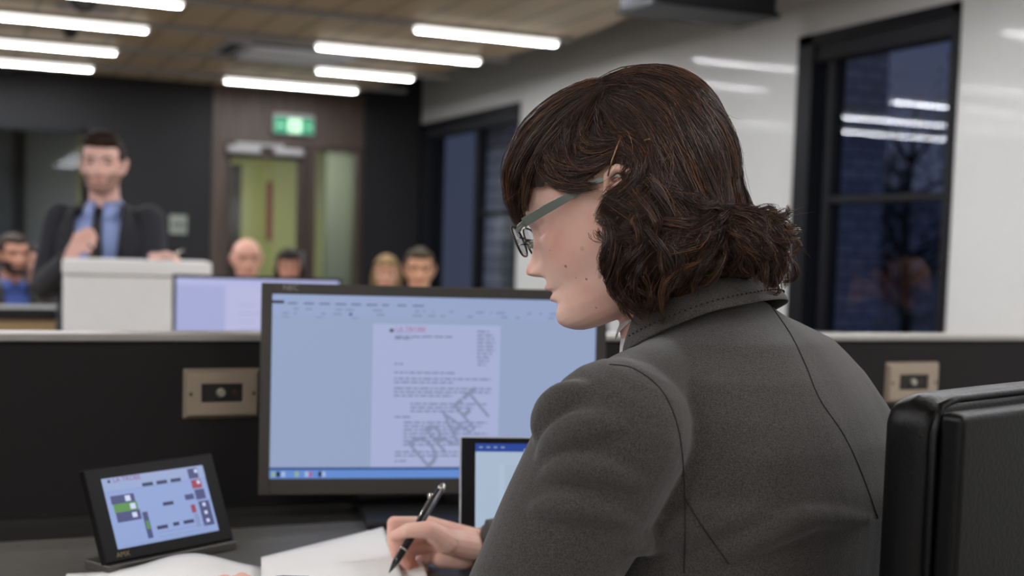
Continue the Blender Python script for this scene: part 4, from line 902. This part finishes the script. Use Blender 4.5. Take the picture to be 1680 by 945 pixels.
for key, L_ in G.items():
    n_, sp_, se_ = spec_[key]
    for gi, pts in enumerate(L_):
        A = guide(pts, key)
        if key == 'front':     # the fringe hangs clear of the forehead
            s_ = np.linspace(0, 1, len(A))
        fg.append(A)
        for side in ((0, 1)):
            B_ = A
            if side:
                loc = np.array([tuple(HI @ Vector(p)) for p in A]); loc[:, 0] *= -1
                B_ = np.array([tuple(H(*p)) for p in loc])
            m_ = n_ if not side else n_//3
            if key == 'curl': B_ = np.stack([np.interp(np.linspace(0, 1, 13), np.linspace(0, 1, len(B_)), B_[:, d_]) for d_ in range(3)], -1)
            K = len(B_); s_ = np.linspace(0, 1, K)
            for lockk in range(7 if not side else 3):       # locks within the bundle
                lo = RNG.normal(size=3)*sp_*.72; ph = RNG.uniform(0, 6.28); wv = RNG.normal(size=3)*(.0035 if key == 'curl' else .0012)
                fr_ = RNG.uniform(5, 11)
                spread = np.interp(s_, [0, .3, .8, 1], [.35, 1, 1, .7])[:, None]
                base = B_+lo*spread+np.sin(s_*fr_+ph)[:, None]*wv
                if key == 'curl':
                    cr_ = np.cross(np.gradient(B_, axis=0), RNG.normal(size=3)); cr_ /= np.linalg.norm(cr_, axis=1, keepdims=True)+1e-9; am = RNG.uniform(.002, .0058)*np.interp(s_, [0, .35, 1], [.1, .7, 1.2])[:, None]; w2_ = RNG.uniform(6, 11)
                    base = base+cr_*np.cos(s_*w2_+ph)[:, None]*am+np.cross(cr_, np.gradient(B_, axis=0)/(np.linalg.norm(np.gradient(B_, axis=0), axis=1, keepdims=True)+1e-9))*np.sin(s_*w2_+ph)[:, None]*am
                if key in ('back', 'side', 'front', 'ear'):
                    hi_ = .004 if key != 'front' else .007
                    for ii in range(len(base)):
                        pv_ = Vector(base[ii]); nr = ct.find_nearest(pv_)
                        if nr[0] is not None:
                            sd = (pv_-nr[0]).dot(nr[1]); 
                            if sd > hi_ or (pv_-nr[0]).length > hi_*1.6: base[ii] = nr[0]+nr[1]*hi_*RNG.uniform(.5, 1)
                            elif sd < -.002: base[ii] = nr[0]+nr[1]*.0005
                    for _ in range(2): base[1:-1] = (base[:-2]+2*base[1:-1]+base[2:])/4
                q = m_//(7 if not side else 3)
                jt_ = RNG.normal(size=(q, 1, 3))*.0021; j2 = RNG.normal(size=(q, 1, 3))*.0016
                P_ = base[None]+jt_*np.interp(s_, [0, .5, 1], [1, .8, .5])[None, :, None]+j2*np.sin(s_*RNG.uniform(3, 7)+1)[None, :, None]
                ln = RNG.uniform(.86, 1.02, size=q)
                paths.append(P_); midx.append(RNG.choice([0, 0, 1, 1, 2] if RNG.random() < .75 else [0, 0, 0, 1], size=q)); rads.append(RNG.uniform(.00022, .0004, size=q))
# coverage strands that follow the nearest traced lock
GA = np.concatenate([a for a in fg]); GT = np.concatenate([np.gradient(a, axis=0) for a in fg]); GT /= np.linalg.norm(GT, axis=1, keepdims=True)+1e-9
loc = np.array([tuple(HI @ Vector(p)) for p in GA]); lt_ = np.array([tuple(HI.to_3x3() @ Vector(p)) for p in GT])
GL = np.concatenate([loc, loc*[-1, 1, 1]]); GLT = np.concatenate([lt_, lt_*[-1, 1, 1]])
pv = [p for p in cap_.data.polygons]; areas = np.array([p.area for p in pv]); pick = RNG.choice(len(pv), size=7000, p=areas/areas.sum())
K = 9; out = []
for pi in pick:
    p = pv[pi].center.copy(); pathp = [p.copy()]; step = .0075; vprev = None
    for k in range(K-1):
        q = np.array(tuple(HI @ p)); d2 = ((GL-q)**2).sum(1); ix = np.argpartition(d2, 5)[:6]; w_ = 1/(d2[ix]+1e-5); tv = (GLT[ix]*w_[:, None]).sum(0)
        tv = Vector(tv); tv = R3 @ tv
        if tv.length < 1e-6: tv = Vector((0, 0, -1))
        tv.normalize()
        p = p+tv*step; nr = ct.find_nearest(p)
        if nr[0] is not None and (nr[0]-p).length < .01: p = nr[0]+nr[1]*.0012
        pathp.append(p.copy())
    out.append([tuple(v) for v in pathp])
C_ = np.array(out); C_[:, 1:-1] = (C_[:, :-2]+2*C_[:, 1:-1]+C_[:, 2:])/4
C13 = np.stack([np.stack([np.interp(np.linspace(0, 1, 13), np.linspace(0, 1, K), C_[i, :, d_]) for d_ in range(3)], -1) for i in range(len(C_))])
paths.append(C13+RNG.normal(size=(len(C13), 1, 3))*.0006); midx.append(RNG.choice([0, 0, 1, 1, 2], size=len(C13))); rads.append(RNG.uniform(.0003, .0005, size=len(C13)))
# stray hairs
fl_ = []
for k in range(420):
    a = fg[RNG.integers(len(fg))]; i = RNG.integers(2, len(a)-3); p = a[i]+RNG.normal(size=3)*.004; tdir = a[i+2]-a[i]; tdir = tdir/np.linalg.norm(tdir)
    nrm_ = p-np.array(tuple(H(0, -.01, .02))); nrm_ /= np.linalg.norm(nrm_); L2 = RNG.uniform(.015, .045); s_ = np.linspace(0, 1, 13)[:, None]
    fl_.append(p+tdir*s_*L2+nrm_*(s_**1.5)*RNG.uniform(.002, .012)+RNG.normal(size=3)*s_**2*.006)
paths.append(np.array(fl_)); midx.append(RNG.choice([1, 2, 2], size=len(fl_))); rads.append(RNG.uniform(.0001, .00018, size=len(fl_)))
Pall = np.concatenate(paths); _r = np.concatenate(rads); _m = np.concatenate(midx)
HIm = np.array(HI); Lc_ = Pall@HIm[:3, :3].T+HIm[:3, 3]
xx, yy_, zz_ = Lc_[..., 0], Lc_[..., 1], Lc_[..., 2]
bad = ((yy_ > .036) & (zz_ < .030)) & ~((yy_ > .088) & (zz_ > .010) & (np.abs(xx) < .07)) | ((yy_ > .020) & (zz_ < .022) & (zz_ > -.018)) | ((yy_ > .055) & (yy_ < .084) & (zz_ < .047))
ok_ = (bad.sum(1) <= 1) & ~((((Lc_-np.array([.084, -.004, .026]))**2).sum(-1) < .0115**2).any(1)); Pall = Pall[ok_]; rads = [_r[ok_]]; midx = [_m[ok_]]; hair = strands('hair', Pall, np.concatenate(rads), np.concatenate(midx), HB[:3], W)
put(cap_, None); cap_.parent = hair; cap_.name = 'hair_under_layer'
# hair pins
for pts in ([(448, 252), (436, 290), (418, 340), (405, 388)], [(527, 270), (545, 262)]):
    L_ = []
    for (x, y) in pts:
        cx2, cy2 = crop(x, y); h = ct.ray_cast(CAM, ray(cx2, cy2).normalized())
        if h[0] is not None: L_.append(h[0]-ray(cx2, cy2).normalized()*.011)
    if len(L_) > 1: MB().tube(L_, .0008, 8).build('hair_pin', mat('bronze_pin', (120, 92, 62), .3, metal=.8), hair, smooth=True)

# pen ---------------------------------------------------------------------------------------
tipz = onz(638, 940, ZD+.021); topp = onD(728, 795, (tipz-CAM).dot(g)+.078)
pen = empty('pen', tipz, 'black ballpoint pen with silver clip in the writing hand', 'pen'); ax = topp-tipz
MB().tube([tipz+ax*.09, tipz+ax*.16, tipz+ax*.5, tipz+ax*.93], [.0034, .0046, .0050, .0046], 20).build('barrel', mat('pen_black', (28, 27, 28), .3), pen, smooth=True)
MB().tube([tipz, tipz+ax*.02, tipz+ax*.09], [.0004, .0012, .0034], 16).build('nose_cone', mat('pen_tip', (40, 40, 42), .35), pen, smooth=True)
M_SIL = mat('pen_silver', (200, 195, 185), .2, metal=.9)
MB().tube([tipz+ax*.93, tipz+ax*.96, tipz+ax*1.0], [.0047, .0048, .0032], 18).build('plunger', M_SIL, pen, smooth=True)
sd_ = (-rt*.8-up1*.1).normalized()
MB().tube([tipz+ax*.58+sd_*.0055, tipz+ax*.85+sd_*.0068], [.0016, .0016], 10).ball(tipz+ax*.875+sd_*.0085, (.0042, .0042, .0042), None, 14).build('clip', M_SIL, pen, smooth=True)
MB().tube([tipz+ax*.245, tipz+ax*.262], [.0053, .0053], 18).build('ring', M_SIL, pen, smooth=True)

# leather chair -----------------------------------------------------------------------------
CH = empty('office_chair', cw(.40, 1.16, .18), 'black leather swivel chair with padded back, behind the writing woman', 'chair')
ca = math.radians(38); Lc = (r0*math.cos(ca)+g*math.sin(ca)).normalized()      # along the back, away from the camera
Fc = zz.cross(Lc).normalized()                                                 # toward the sitter
if Fc.dot(Ft) < 0: Fc = -Fc
Pc = onD(1592, 655, .99); Pc.z = 0
O = frameM(Pc, Lc, Fc, zz)          # x along back, y to the sitter, z up
ztop = 1.196
def slab(x0, x1, y0, y1, z0, z1, arch, bend, r, nx=14, nz=14):
    q = MB(); vs = []
    for (yy_) in (y0, y1):
        for j in range(nz+1):
            for i in range(nx+1):
                u = i/nx; x = x0+(x1-x0)*u; zt = z1+arch*math.sin(math.pi*u); z_ = z0+(zt-z0)*j/nz
                vs.append(O @ Vector((x, yy_+bend*(4*(u-.5)**2), z_)))
    K = (nx+1)*(nz+1); fs = []
    for j in range(nz):
        for i in range(nx): a = j*(nx+1)+i; fs.append((a, a+nx+1, a+nx+2, a+1)); fs.append((K+a, K+a+1, K+a+nx+2, K+a+nx+1))
    for i in range(nx): fs.append((i, i+1, K+i+1, K+i)); a = nz*(nx+1)+i; fs.append((a, K+a, K+a+1, a+1))
    for j in range(nz): a = j*(nx+1); fs.append((a, K+a, K+a+nx+1, a+nx+1)); a += nx; fs.append((a, a+nx+1, K+a+nx+1, K+a))
    return q.add(vs, fs)
slab(0, .50, .0, .022, .62, ztop-.012, .004, .006, .01).build('rear_panel', M_LEATHER, CH, bevel=.007, segs=4)
slab(-.006, .506, .024, .078, .60, ztop-.002, .006, .006, .02).build('backrest', M_LEATHER, CH, bevel=.026, segs=6)
pq = [O @ Vector((-.001, .0235, .62+i*.06)) for i in range(9)]+[O @ Vector((-.001+.0, .0235, ztop-.03)), O @ Vector((.006, .0235, ztop-.008))]+[O @ Vector((.5*u, .0235, ztop-.004+.005*math.sin(math.pi*u))) for u in (.05, .15, .3, .45, .6, .75, .9)]
MB().tube([p + (O.to_3x3() @ Vector((0, .006*(4*(max(0, min(1, ((O.inverted() @ p).x)/.5))-.5)**2), 0))) for p in pq], .0035, 8).build('piping', M_LEATHER, CH, smooth=True)
seatq = slab(.0, .50, .09, .56, .555, .635, .01, .0, .02); seatq.build('seat', M_LEATHER, CH, bevel=.03, segs=5)
MB().box((.2, .06, .50), (.3, .12, .7), O).box((.2, .10, .52), (.3, .35, .553), O).build('back_bracket', M_BLKP, CH, bevel=.005)
ctr = O @ Vector((.25, .32, 0))
MB().tube([ctr+zz*.27, ctr+zz*.54], .028, 20).build('gas_column', M_ALU, CH, smooth=True)
for k in range(5):
    a = k*2*math.pi/5+.3; dd = Vector((math.cos(a), math.sin(a), 0)); q = ctr+dd*.29
    lg = MB().tube([ctr+zz*.29, q+zz*.25], [.026, .016], 10).build('base_leg', M_ALU, CH, smooth=True)
    pp_ = dd.cross(zz); MB().tube([q+zz*.2095-pp_*.02, q+zz*.2095+pp_*.02], .029, 18).build('castor', M_BLKP, lg, smooth=True)
# ---------------------------------------------------------------- other people
def hand(mb, w, d, n, lat, curl, k=1.0, spread=.0):
    d = d.normalized(); n = n.normalized(); lat = lat.normalized()
    for i in range(4):
        q = w+d*(.083-.004*abs(i-1))*k+lat*(.030-.0195*i)*k
        mb.cap(w+(q-w)*.1, q, .0165*k, .0125*k, 10)
        p = q; ang = 0; L_ = [(.045, .027, .022), (.050, .031, .023), (.046, .029, .022), (.037, .022, .019)][i]; dd = (d+lat*spread*(1.5-i)).normalized()
        rr = [.0108, .0095, .0086, .0070]
        for s in range(3):
            ang += curl*(.9, 1.1, .7)[s]; v = (dd*math.cos(ang)+n*math.sin(ang)); p2 = p+v*L_[s]*k; mb.cap(p, p2, rr[s]*k, rr[s+1]*k, 10); p = p2
    a = w+d*.018*k+lat*.014*k; b_ = a+(d*.62+lat*.62+n*.35).normalized()*.045*k; c_ = b_+(d*.9+lat*.15+n*(.3+curl*.4)).normalized()*.032*k
    mb.cap(a, b_, .0165*k, .0118*k, 10).cap(b_, c_, .0118*k, .0100*k, 10).cap(c_, c_+(d*.9+n*(.2+curl*.5)).normalized()*.024*k, .0100*k, .0078*k, 10)
def figure(label, hc, face, pitch, floor, seat=None, torso=None, skin=(222, 178, 158), hair='short', hairc=(58, 42, 32), beard=None, jacket=(40, 42, 48), shirt=(150, 165, 205), tie=None, gap=(.075, .05), arms=None, k=1.0, group=None, vox=.0045, trousers=(40, 40, 44), body_dir=None, glasses=False, nm=''):
    f = Vector((face.x, face.y, 0)).normalized(); M = headM(hc, f, pitch, 0)
    bd = f if body_dir is None else Vector((body_dir.x, body_dir.y, 0)).normalized(); L = zz.cross(bd)
    nb = hc-bd*.030*k-zz*.150*k                    # base of the neck
    if seat is None: hip = Vector((nb.x, nb.y, floor+.90*k))-bd*.01
    else: hip = Vector((nb.x, nb.y, seat+.09))-bd*.03
    root = empty('person', Vector((hip.x, hip.y, floor)), label, 'person', group)
    ss = [nb-zz*.045*k+L*s*.165*k for s in (1, -1)]
    bodm = MB(); v, fcs = head_mesh(M, k, nz=90, nt=90); bodm.add(v, fcs)
    for s in (1, -1): ear_prims(bodm, M, s, k)
    bodm.cap(M @ Vector((0, -.02, -.04)), nb-zz*.02, .052*k, .058*k, 18)
    def lerp(a, b_, t_): return a+(b_-a)*t_
    prof = [(0, .055, .055), (.06, .10, .075), (.13, .16, .095), (.25, .175, .108), (.45, .165, .112), (.7, .150, .108), (.92, .160, .112), (1.08, .160, .115)]
    loft(bodm, [(lerp(nb, hip, t_), L*a*k*.86, bd*b_*k*.82) for t_, a, b_ in prof], 20)
    if arms is None:
        arms = []
        for s, S_ in zip((1, -1), ss):
            e = S_-zz*.27*k+bd*.06+L*s*.04; w = e+bd*.20-zz*.02-L*s*.08
            if seat is None: w = e-zz*.24*k+bd*.04
            arms.append((e, w, (w-e).normalized(), -L*s if seat is not None else -L*s, bd if seat is None else -L*s, .35))
    slv = MB()
    for s, S_, (e, w, hd, hn, hl, cu) in zip((1, -1), ss, arms):
        bodm.cap(S_, e, .04*k, .034*k, 12).cap(e, w, .033*k, .021*k, 12).cap(nb-zz*.03, S_, .04*k, .04*k, 12)
        hand(bodm, w, hd, hn, hl, cu, k)
        slv.cap(S_, e, .062*k, .053*k, 16).cap(e, e+(w-e)*.93, .050*k, .036*k, 16).cap(nb-zz*.035*k, S_, .035*k, .052*k, 16)
    lg = MB(); lg2 = MB(); shs = MB()
    for s in (1, -1):
        h_ = hip+L*s*.085*k
        if seat is None: kn = h_+bd*.03; kn.z = floor+.50*k; an = kn-bd*.03; an.z = floor+.10
        else: kn = h_+bd*.42+L*s*.04; kn.z = seat+.09; an = kn+bd*.02; an.z = floor+.10
        lg.cap(h_, kn, .062*k, .05*k, 12).cap(kn, an, .048*k, .033*k, 12); lg.cap(an, an+bd*.12-zz*.06, .03, .022, 10)
        lg2.cap(h_, kn, .088*k, .068*k, 16).cap(kn, an+zz*.02, .064*k, .056*k, 16)
        a0 = Vector((an.x, an.y, floor+.042)); shs.cap(a0-bd*.05, a0+bd*.17-zz*.004, .041, .034, 14)
    bodm.add(lg.v, lg.f); loft(lg2, [(hip+zz*.14, L*.155*k, bd*.11*k), (hip, L*.175*k, bd*.12*k), (hip-zz*(.08 if seat is None else .03), L*.15*k, bd*.11*k)], 24)
    remesh('body', bodm, vox, 2, skin_mat('skin_'+nm, skin, [(tuple(M @ Vector((0, .105, -.047))), .022*k, (176, 98, 92, .5), .6)]), root)
    for s in (1, -1):
        MB().ball(M @ Vector((s*.031*k, .0800*k, .0125*k)), (.0125*k, .0085*k, .0060*k), M.to_3x3(), 14).build('eye', mat('eye_dark', (58, 44, 38), .25), root, smooth=True)
        MB().tube([M @ Vector((s*x*k, y*k, z*k)) for x, y, z in ((.014, .1005, .029), (.030, .0985, .0335), (.046, .090, .030))], .0028*k, 8).build('eyebrow', mat('brow_'+nm, tuple(int(c*.8) for c in hairc), .7), root, smooth=True)
    remesh('trousers', lg2, .010, 3, mat('trousers_'+nm, trousers, .85), root); remesh('shoes', shs, .008, 2, M_BLKP, root)
    # shirt and jacket
    shb = MB(); loft(shb, [(lerp(nb, hip, t_), L*a*k*.97, bd*b_*k*.97) for t_, a, b_ in prof[1:]], 30); shb.cap(nb-zz*.02, nb-zz*.05, .062*k, .09*k, 20)
    M_SH = mat('shirt_'+nm, shirt, .75)
    sho = remesh('shirt', shb, .007, 3, M_SH, root)
    cq = MB(); n_ = 24; vs = []
    for i in range(n_+1):
        a = math.radians(-168+336*i/n_); r_ = .061*k; b0 = nb+(-bd*math.cos(a)*r_+L*math.sin(a)*r_); zt = .028+.006*math.cos(a)
        vs += [b0+zz*(zt-.055)*k, b0+zz*zt*k, nb+(-bd*math.cos(a)+L*math.sin(a))*(.075+.012*(1-math.cos(a)))*k+zz*(zt-.042-.012*(1-math.cos(a)))*k]
    cq.add(vs, [(i*3+j, i*3+3+j, i*3+4+j, i*3+1+j) for i in range(n_) for j in (0, 1)]); co_ = cq.build('collar', M_SH, sho, smooth=True); so = co_.modifiers.new('s', 'SOLIDIFY'); so.thickness = .002
    if tie is not None:
        fr = [nb+bd*(.072)*k-zz*.010, nb+bd*.085*k-zz*.04, lerp(nb, hip, .14)+bd*.100*k, lerp(nb, hip, .25)+bd*.113*k, lerp(nb, hip, .45)+bd*.118*k, lerp(nb, hip, .75)+bd*.114*k]
        wv = [.016, .013, .019, .023, .029, .036]; vs = []
        for p, w_ in zip(fr, wv): vs += [p-L*w_+bd*.001, p+bd*.006, p+L*w_+bd*.001]
        t_ = MB().add(vs, [(i*3+j, i*3+1+j, i*3+4+j, i*3+3+j) for i in range(5) for j in (0, 1)]).build('necktie', mat('tie_'+nm, tie, .6), root, smooth=True); s_ = t_.modifiers.new('s', 'SOLIDIFY'); s_.thickness = .004; s_.offset = 1
        MB().ball(fr[0]+bd*.004, (.016*k, .010*k, .014*k), frameM(Vector(), L, bd, zz).to_3x3(), 14).build('tie_knot', mat('tie_'+nm, tie, .6), t_, smooth=True)
    jm = MB(); vs = []; n_ = 44; pj = [(-.03, .068, .062), (.02, .105, .080), (.075, .145, .095), (.13, .172, .106), (.25, .186, .120), (.45, .177, .124), (.7, .165, .120), (.92, .177, .124), (1.12, .182, .128)]
    for (t_, a, b_) in pj:
        g_ = gap[0] if t_ < .15 else gap[0]+(gap[1]-gap[0])*min(1, (t_-.15)/.4)
        ph0 = math.asin(min(.9, g_/a)); c_ = lerp(nb, hip, t_)
        for i in range(n_+1):
            ph = ph0+(2*math.pi-2*ph0)*i/n_; ex = 2/2.3
            sx_, sy_ = math.sin(ph), math.cos(ph)
            vs.append(c_+L*a*k*math.copysign(abs(sx_)**ex, sx_)+bd*b_*k*math.copysign(abs(sy_)**ex, sy_))
    K = n_+1; jm.add(vs, [(r*K+i, r*K+i+1, (r+1)*K+i+1, (r+1)*K+i) for r in range(len(pj)-1) for i in range(n_)])
    M_J = mat('jacket_'+nm, jacket, .85, sheen=.1)
    jo = jm.build('jacket', M_J, root, smooth=True); s_ = jo.modifiers.new('s', 'SOLIDIFY'); s_.thickness = .008; s_.offset = 0
    q = jo.modifiers.new('b', 'SUBSURF'); q.levels = 1; q.render_levels = 1
    remesh('sleeves', slv, .008, 4, M_J, jo)
    # lapels
    for s in (1, -1):
        lp = []; 
        for t_, w_, o_ in ((-.02, .012, .066), (.05, .035, .086), (.14, .048, .104), (.28, .040, .118), (.42, .010, .126)):
            c_ = lerp(nb, hip, t_)+bd*(o_+.006)*k; g_ = gap[0] if t_ < .15 else gap[0]+(gap[1]-gap[0])*min(1, (t_-.15)/.4)
            lp += [c_+L*s*(g_-.003)*k-bd*.010, c_+L*s*(g_+w_)*k-bd*(.018+w_*.3)]
        l_ = MB().add(lp, [(2*i, 2*i+1, 2*i+3, 2*i+2) for i in range(4)]).build('lapel', M_J, jo, smooth=True); s_ = l_.modifiers.new('s', 'SOLIDIFY'); s_.thickness = .004
    # hair
    if hair != 'bald':
        hb = MB(); R = M.to_3x3(); Q = lambda x, y, z: M @ Vector((x*k, y*k, z*k))
        hb.ball(Q(0, -.012, .034), (.0825*k, .102*k, .094*k), R, 30)
        if hair == 'quiff': hb.ball(Q(.0, .033, .093), (.066*k, .066*k, .044*k), R, 24)
        if hair == 'short': hb.ball(Q(0, .025, .075), (.062*k, .066*k, .042*k), R, 24)
        if hair == 'long':
            hb.ball(Q(0, .02, .055), (.078*k, .082*k, .068*k), R, 24)
            for s in (1, -1): hb.ball(Q(s*.070, -.012, -.045), (.026*k, .050*k, .085*k), R, 20)
            hb.ball(Q(0, -.07, -.05), (.070*k, .040*k, .09*k), R, 20)
        ho = remesh('hair', hb, .0045, 3, mat('hair_'+nm, hairc, .62, spec=.15, noise=tuple(int(c*.6) for c in hairc), nscale=60, stretch=(1, 1, .2), bump=.6, bscale=120), root, disp=lambda co, nn: vnoise(co, 90, 4)*.003)
        Mi = M.inverted(); bm = bmesh.new(); bm.from_mesh(ho.data); dl = []
        for v in bm.verts:
            q = Mi @ v.co; q = q/k
            hl = .066 if hair != 'long' else .060
            if q.y > .055 and q.z < hl: dl.append(v)
            elif hair != 'long' and ((q.y > .020 and q.z < .020) or (q.z < -.035) or (abs(q.x) > .055 and -.03 < q.y < .012 and q.z < .022)): dl.append(v)
            elif hair == 'long' and q.y > .040 and q.z < .03: dl.append(v)
        bmesh.ops.delete(bm, geom=dl, context='VERTS'); bm.to_mesh(ho.data); bm.free(); s_ = ho.modifiers.new('s', 'SOLIDIFY'); s_.thickness = .006; s_.offset = -1
    if beard is not None:
        bb_ = MB(); v, fcs = head_mesh(M, k*1.03, nz=80, nt=80, nose=.0); 
        Mi = M.inverted(); keep = set(i for i, p in enumerate(v) if (lambda q: q.z < -.022 and q.y > -.005 and not (abs(q.x) < .024 and -.058 < q.z < -.040) and (q.z < -.034 or abs(q.x) > .035))((Mi @ p)/k))
        bb_.add(v, [f_ for f_ in fcs if all(i in keep for i in f_)]); bb_.build('beard', mat('beard_'+nm, beard, .8, noise=tuple(int(c*.7) for c in beard), nscale=200), root, smooth=True)
    return root
# lectern
LD = 4.3
pL = onD(103, 425, LD); pR = onD(347, 447, LD); pC = onD(283, 500, LD)
_t = math.atan((225-840)/F_PX); lr = (r0*math.cos(_t)-g*math.sin(_t)).normalized(); lg_ = (g*math.cos(_t)+r0*math.sin(_t)).normalized()
_o = onD(225, 500, LD); _o.z = 0; LM = frameM(_o, lr, lg_, zz)
def _fx(x, y): d = ray(x, y); s_ = (_o-CAM).dot(lg_)/d.dot(lg_); return (CAM+d*s_-_o)
pL = CAM+ray(103, 424)*((_o-CAM).dot(lg_)/ray(103, 424).dot(lg_))
xL, xR, xC = _fx(103, 424).dot(lr), _fx(347, 440).dot(lr), _fx(283, 500).dot(lr); zt = pL.z
lc = empty('lectern', LM @ Vector(((xL+xC)/2, .2, 0)), 'white lectern with an overhanging top board, in front of the standing speaker', 'lectern')
M_LEC = mat('white_lectern', (244, 244, 243), .5)
MB().box((xL, 0, 0), (xC, .36, zt-.052), LM).build('column', M_LEC, lc, bevel=.006)
MB().box((xL-.002, -.012, zt-.0515), (xR, .37, zt), LM).build('top_board', M_LEC, lc, bevel=.008)
# the speaker
hc = onD(169, 274, 4.80)
fce = (-g*.97+r0*.16).normalized(); Ls = zz.cross((-g).normalized())
nb_ = hc+g*.03-zz*.15
S1 = nb_-zz*.045+Ls*.165; S2 = nb_-zz*.045-Ls*.165
Rw = onD(112, 424, 4.56); Re = onD(92, 470, 4.75); Re = S2-zz*.25-Ls*.05+g*-.03
Lw = onD(252, 424, 4.50); Le = S1-zz*.25+Ls*.035-g*.05
Rh = (onD(128, 398, 4.52)-Rw).normalized(); Lh = (onD(288, 414, 4.42)-Lw).normalized()
figure('man in dark suit, blue shirt and black tie standing behind the white lectern', hc, fce, math.radians(2), 0, hair='quiff', hairc=(58, 42, 34), jacket=(38, 39, 46), shirt=(152, 170, 222), tie=(28, 26, 26), gap=(.088, .072),
       arms=[(Le, Lw, Lh, -zz, (-g).normalized(), .35), (Re, Rw, Rh, (-g*.4+Ls*.8), zz, .95)], beard=(194, 150, 132), skin=(242, 200, 186), nm='speaker', body_dir=-g, k=1.0)
e = empty('pen', onD(288, 414, 4.40), 'small silver pen held over the lectern by the speaker', 'pen')
a = onD(281, 419, 4.40); b_ = onD(302, 409, 4.38); MB().tube([a, a+(b_-a)*.1, b_], [.001, .004, .004], 10).build('barrel', M_SIL, e, smooth=True); MB().tube([b_, b_+(b_-a)*.08], [.0042, .003], 10).build('cap', M_BLKP, e, smooth=True)

# public gallery bench fronts
def gallery(b0, a0, a1, zt, lab):
    e = empty('gallery_counter', ((a0+a1)/2, b0, 0), lab, 'counter')
    MB().box((a0, b0, 0), (a1, b0+.03, zt-.045)).build('front_panel', M_TAN, e, bevel=.003)
    MB().box((a0, b0-.02, zt-.0445), (a1, b0+.30, zt)).build('countertop', M_BLKP, e, bevel=.004)
    for x in (a0+.02, a1-.05): MB().box((x, b0+.031, 0), (x+.03, b0+.28, zt-.045)).build('side_panel', M_TAN, e)
zc = onb(50, 506, 5.45).z
gallery(5.45, -2.4, 1.55, zc, 'light wood fronted counter with black top, at the left behind the lectern')
gallery(4.22, 2.55, 3.5, 1.0, 'light wood fronted counter beside the near window, seen reflected in its glass')

# seats
def make_seat(p, f, label):
    e = empty('visitor_chair', (p.x, p.y, 0), label, 'chair', 'visitor chairs'); L = zz.cross(f); O_ = frameM(Vector((p.x, p.y, 0)), L, f, zz)
    MB().box((-.22, -.20, .40), (.22, .22, .445), O_).build('seat', mat('dark_seat_fabric', (44, 46, 52), .9), e, bevel=.015)
    MB().box((-.21, -.25, .52), (.21, -.215, .86), O_).build('backrest', mat('dark_seat_fabric', (44, 46, 52), .9), e, bevel=.012)
    for x in (-.2, .2):
        MB().tube([O_ @ Vector((x, .2, 0)), O_ @ Vector((x, .19, .4))], .011, 8).build('leg', M_ALU, e, smooth=True)
        MB().tube([O_ @ Vector((x, -.24, 0)), O_ @ Vector((x, -.2, .4)), O_ @ Vector((x, -.235, .8))], .011, 8).build('leg', M_ALU, e, smooth=True)
    return e
def mirror(p): return Vector((2*(AW+.063)-p.x, p.y, p.z))
people = [
 (onD(22, 420, 7.0), (.25, -1), 'bearded seated man in dark jacket over blue shirt, at the far left', dict(hair='short', hairc=(60, 46, 36), beard=(62, 48, 40), jacket=(42, 42, 38), shirt=(58, 82, 150), skin=(205, 155, 132), gap=(.07, .05), nm='gallery_a'), 'chair of the bearded man at the far left'),
 (onD(63, 432, 8.1), (.1, -1), 'seated person in dark clothes, second from the far left beside the speaker', dict(hair='short', hairc=(34, 30, 34), jacket=(30, 32, 44), shirt=(60, 60, 66), skin=(190, 145, 128), nm='gallery_b'), 'chair just right of the bearded man'),
 (onD(405, 428, 6.9), (-.1, -1), 'bald seated man in front of the glazed wooden door', dict(hair='bald', jacket=(40, 40, 42), shirt=(120, 120, 125), skin=(232, 182, 160), nm='gallery_c'), 'chair of the bald man before the door'),
 (onD(474, 440, 7.8), (-.2, -1), 'seated woman with black hair in front of the wooden door frame', dict(hair='long', hairc=(34, 28, 26), jacket=(52, 40, 44), shirt=(90, 80, 84), skin=(205, 150, 126), nm='gallery_d', k=.94), 'chair of the black haired woman'),
 (onD(634, 450, 7.7), (-.35, -1), 'seated blond woman just above the top of the large monitor', dict(hair='long', hairc=(176, 146, 100), jacket=(50, 52, 58), shirt=(120, 110, 105), skin=(226, 176, 150), nm='gallery_e', k=.94), 'chair of the blond woman'),
 (onD(688, 445, 6.8), (-.35, -1), 'seated man with short dark blond hair, right of the blond woman', dict(hair='short', hairc=(84, 70, 50), jacket=(48, 50, 56), shirt=(130, 130, 135), skin=(224, 172, 138), nm='gallery_f'), 'chair of the short haired man at the right'),
 (mirror(onD(1492, 462, 6.3)), (-.91, -.41), 'balding man in a green jacket, seen reflected in the near window', dict(hair='bald', beard=(120, 84, 62), jacket=(52, 62, 52), shirt=(70, 90, 130), skin=(222, 168, 140), nm='gallery_g'), 'chair of the man reflected in the window'),
 (mirror(onD(1448, 452, 7.12)), (-.5, -.8), 'person in a blue top seated behind the reflected balding man', dict(hair='short', hairc=(40, 34, 34), jacket=(46, 56, 88), shirt=(90, 100, 130), skin=(205, 150, 130), nm='gallery_h'), 'chair behind the reflected balding man'),
]
for (hc, fd_, lab, kw, cl) in people:
    f_ = Vector((fd_[0], fd_[1], 0)).normalized(); seat = .45
    lift = hc.z-1.23
    figure(lab, hc, f_, math.radians(3), 0, seat=.45+max(-.04, min(.12, lift)), vox=.006, **kw)
    make_seat(Vector((hc.x, hc.y, 0))-f_*.02-f_*.03, f_, 'dark fabric '+cl)
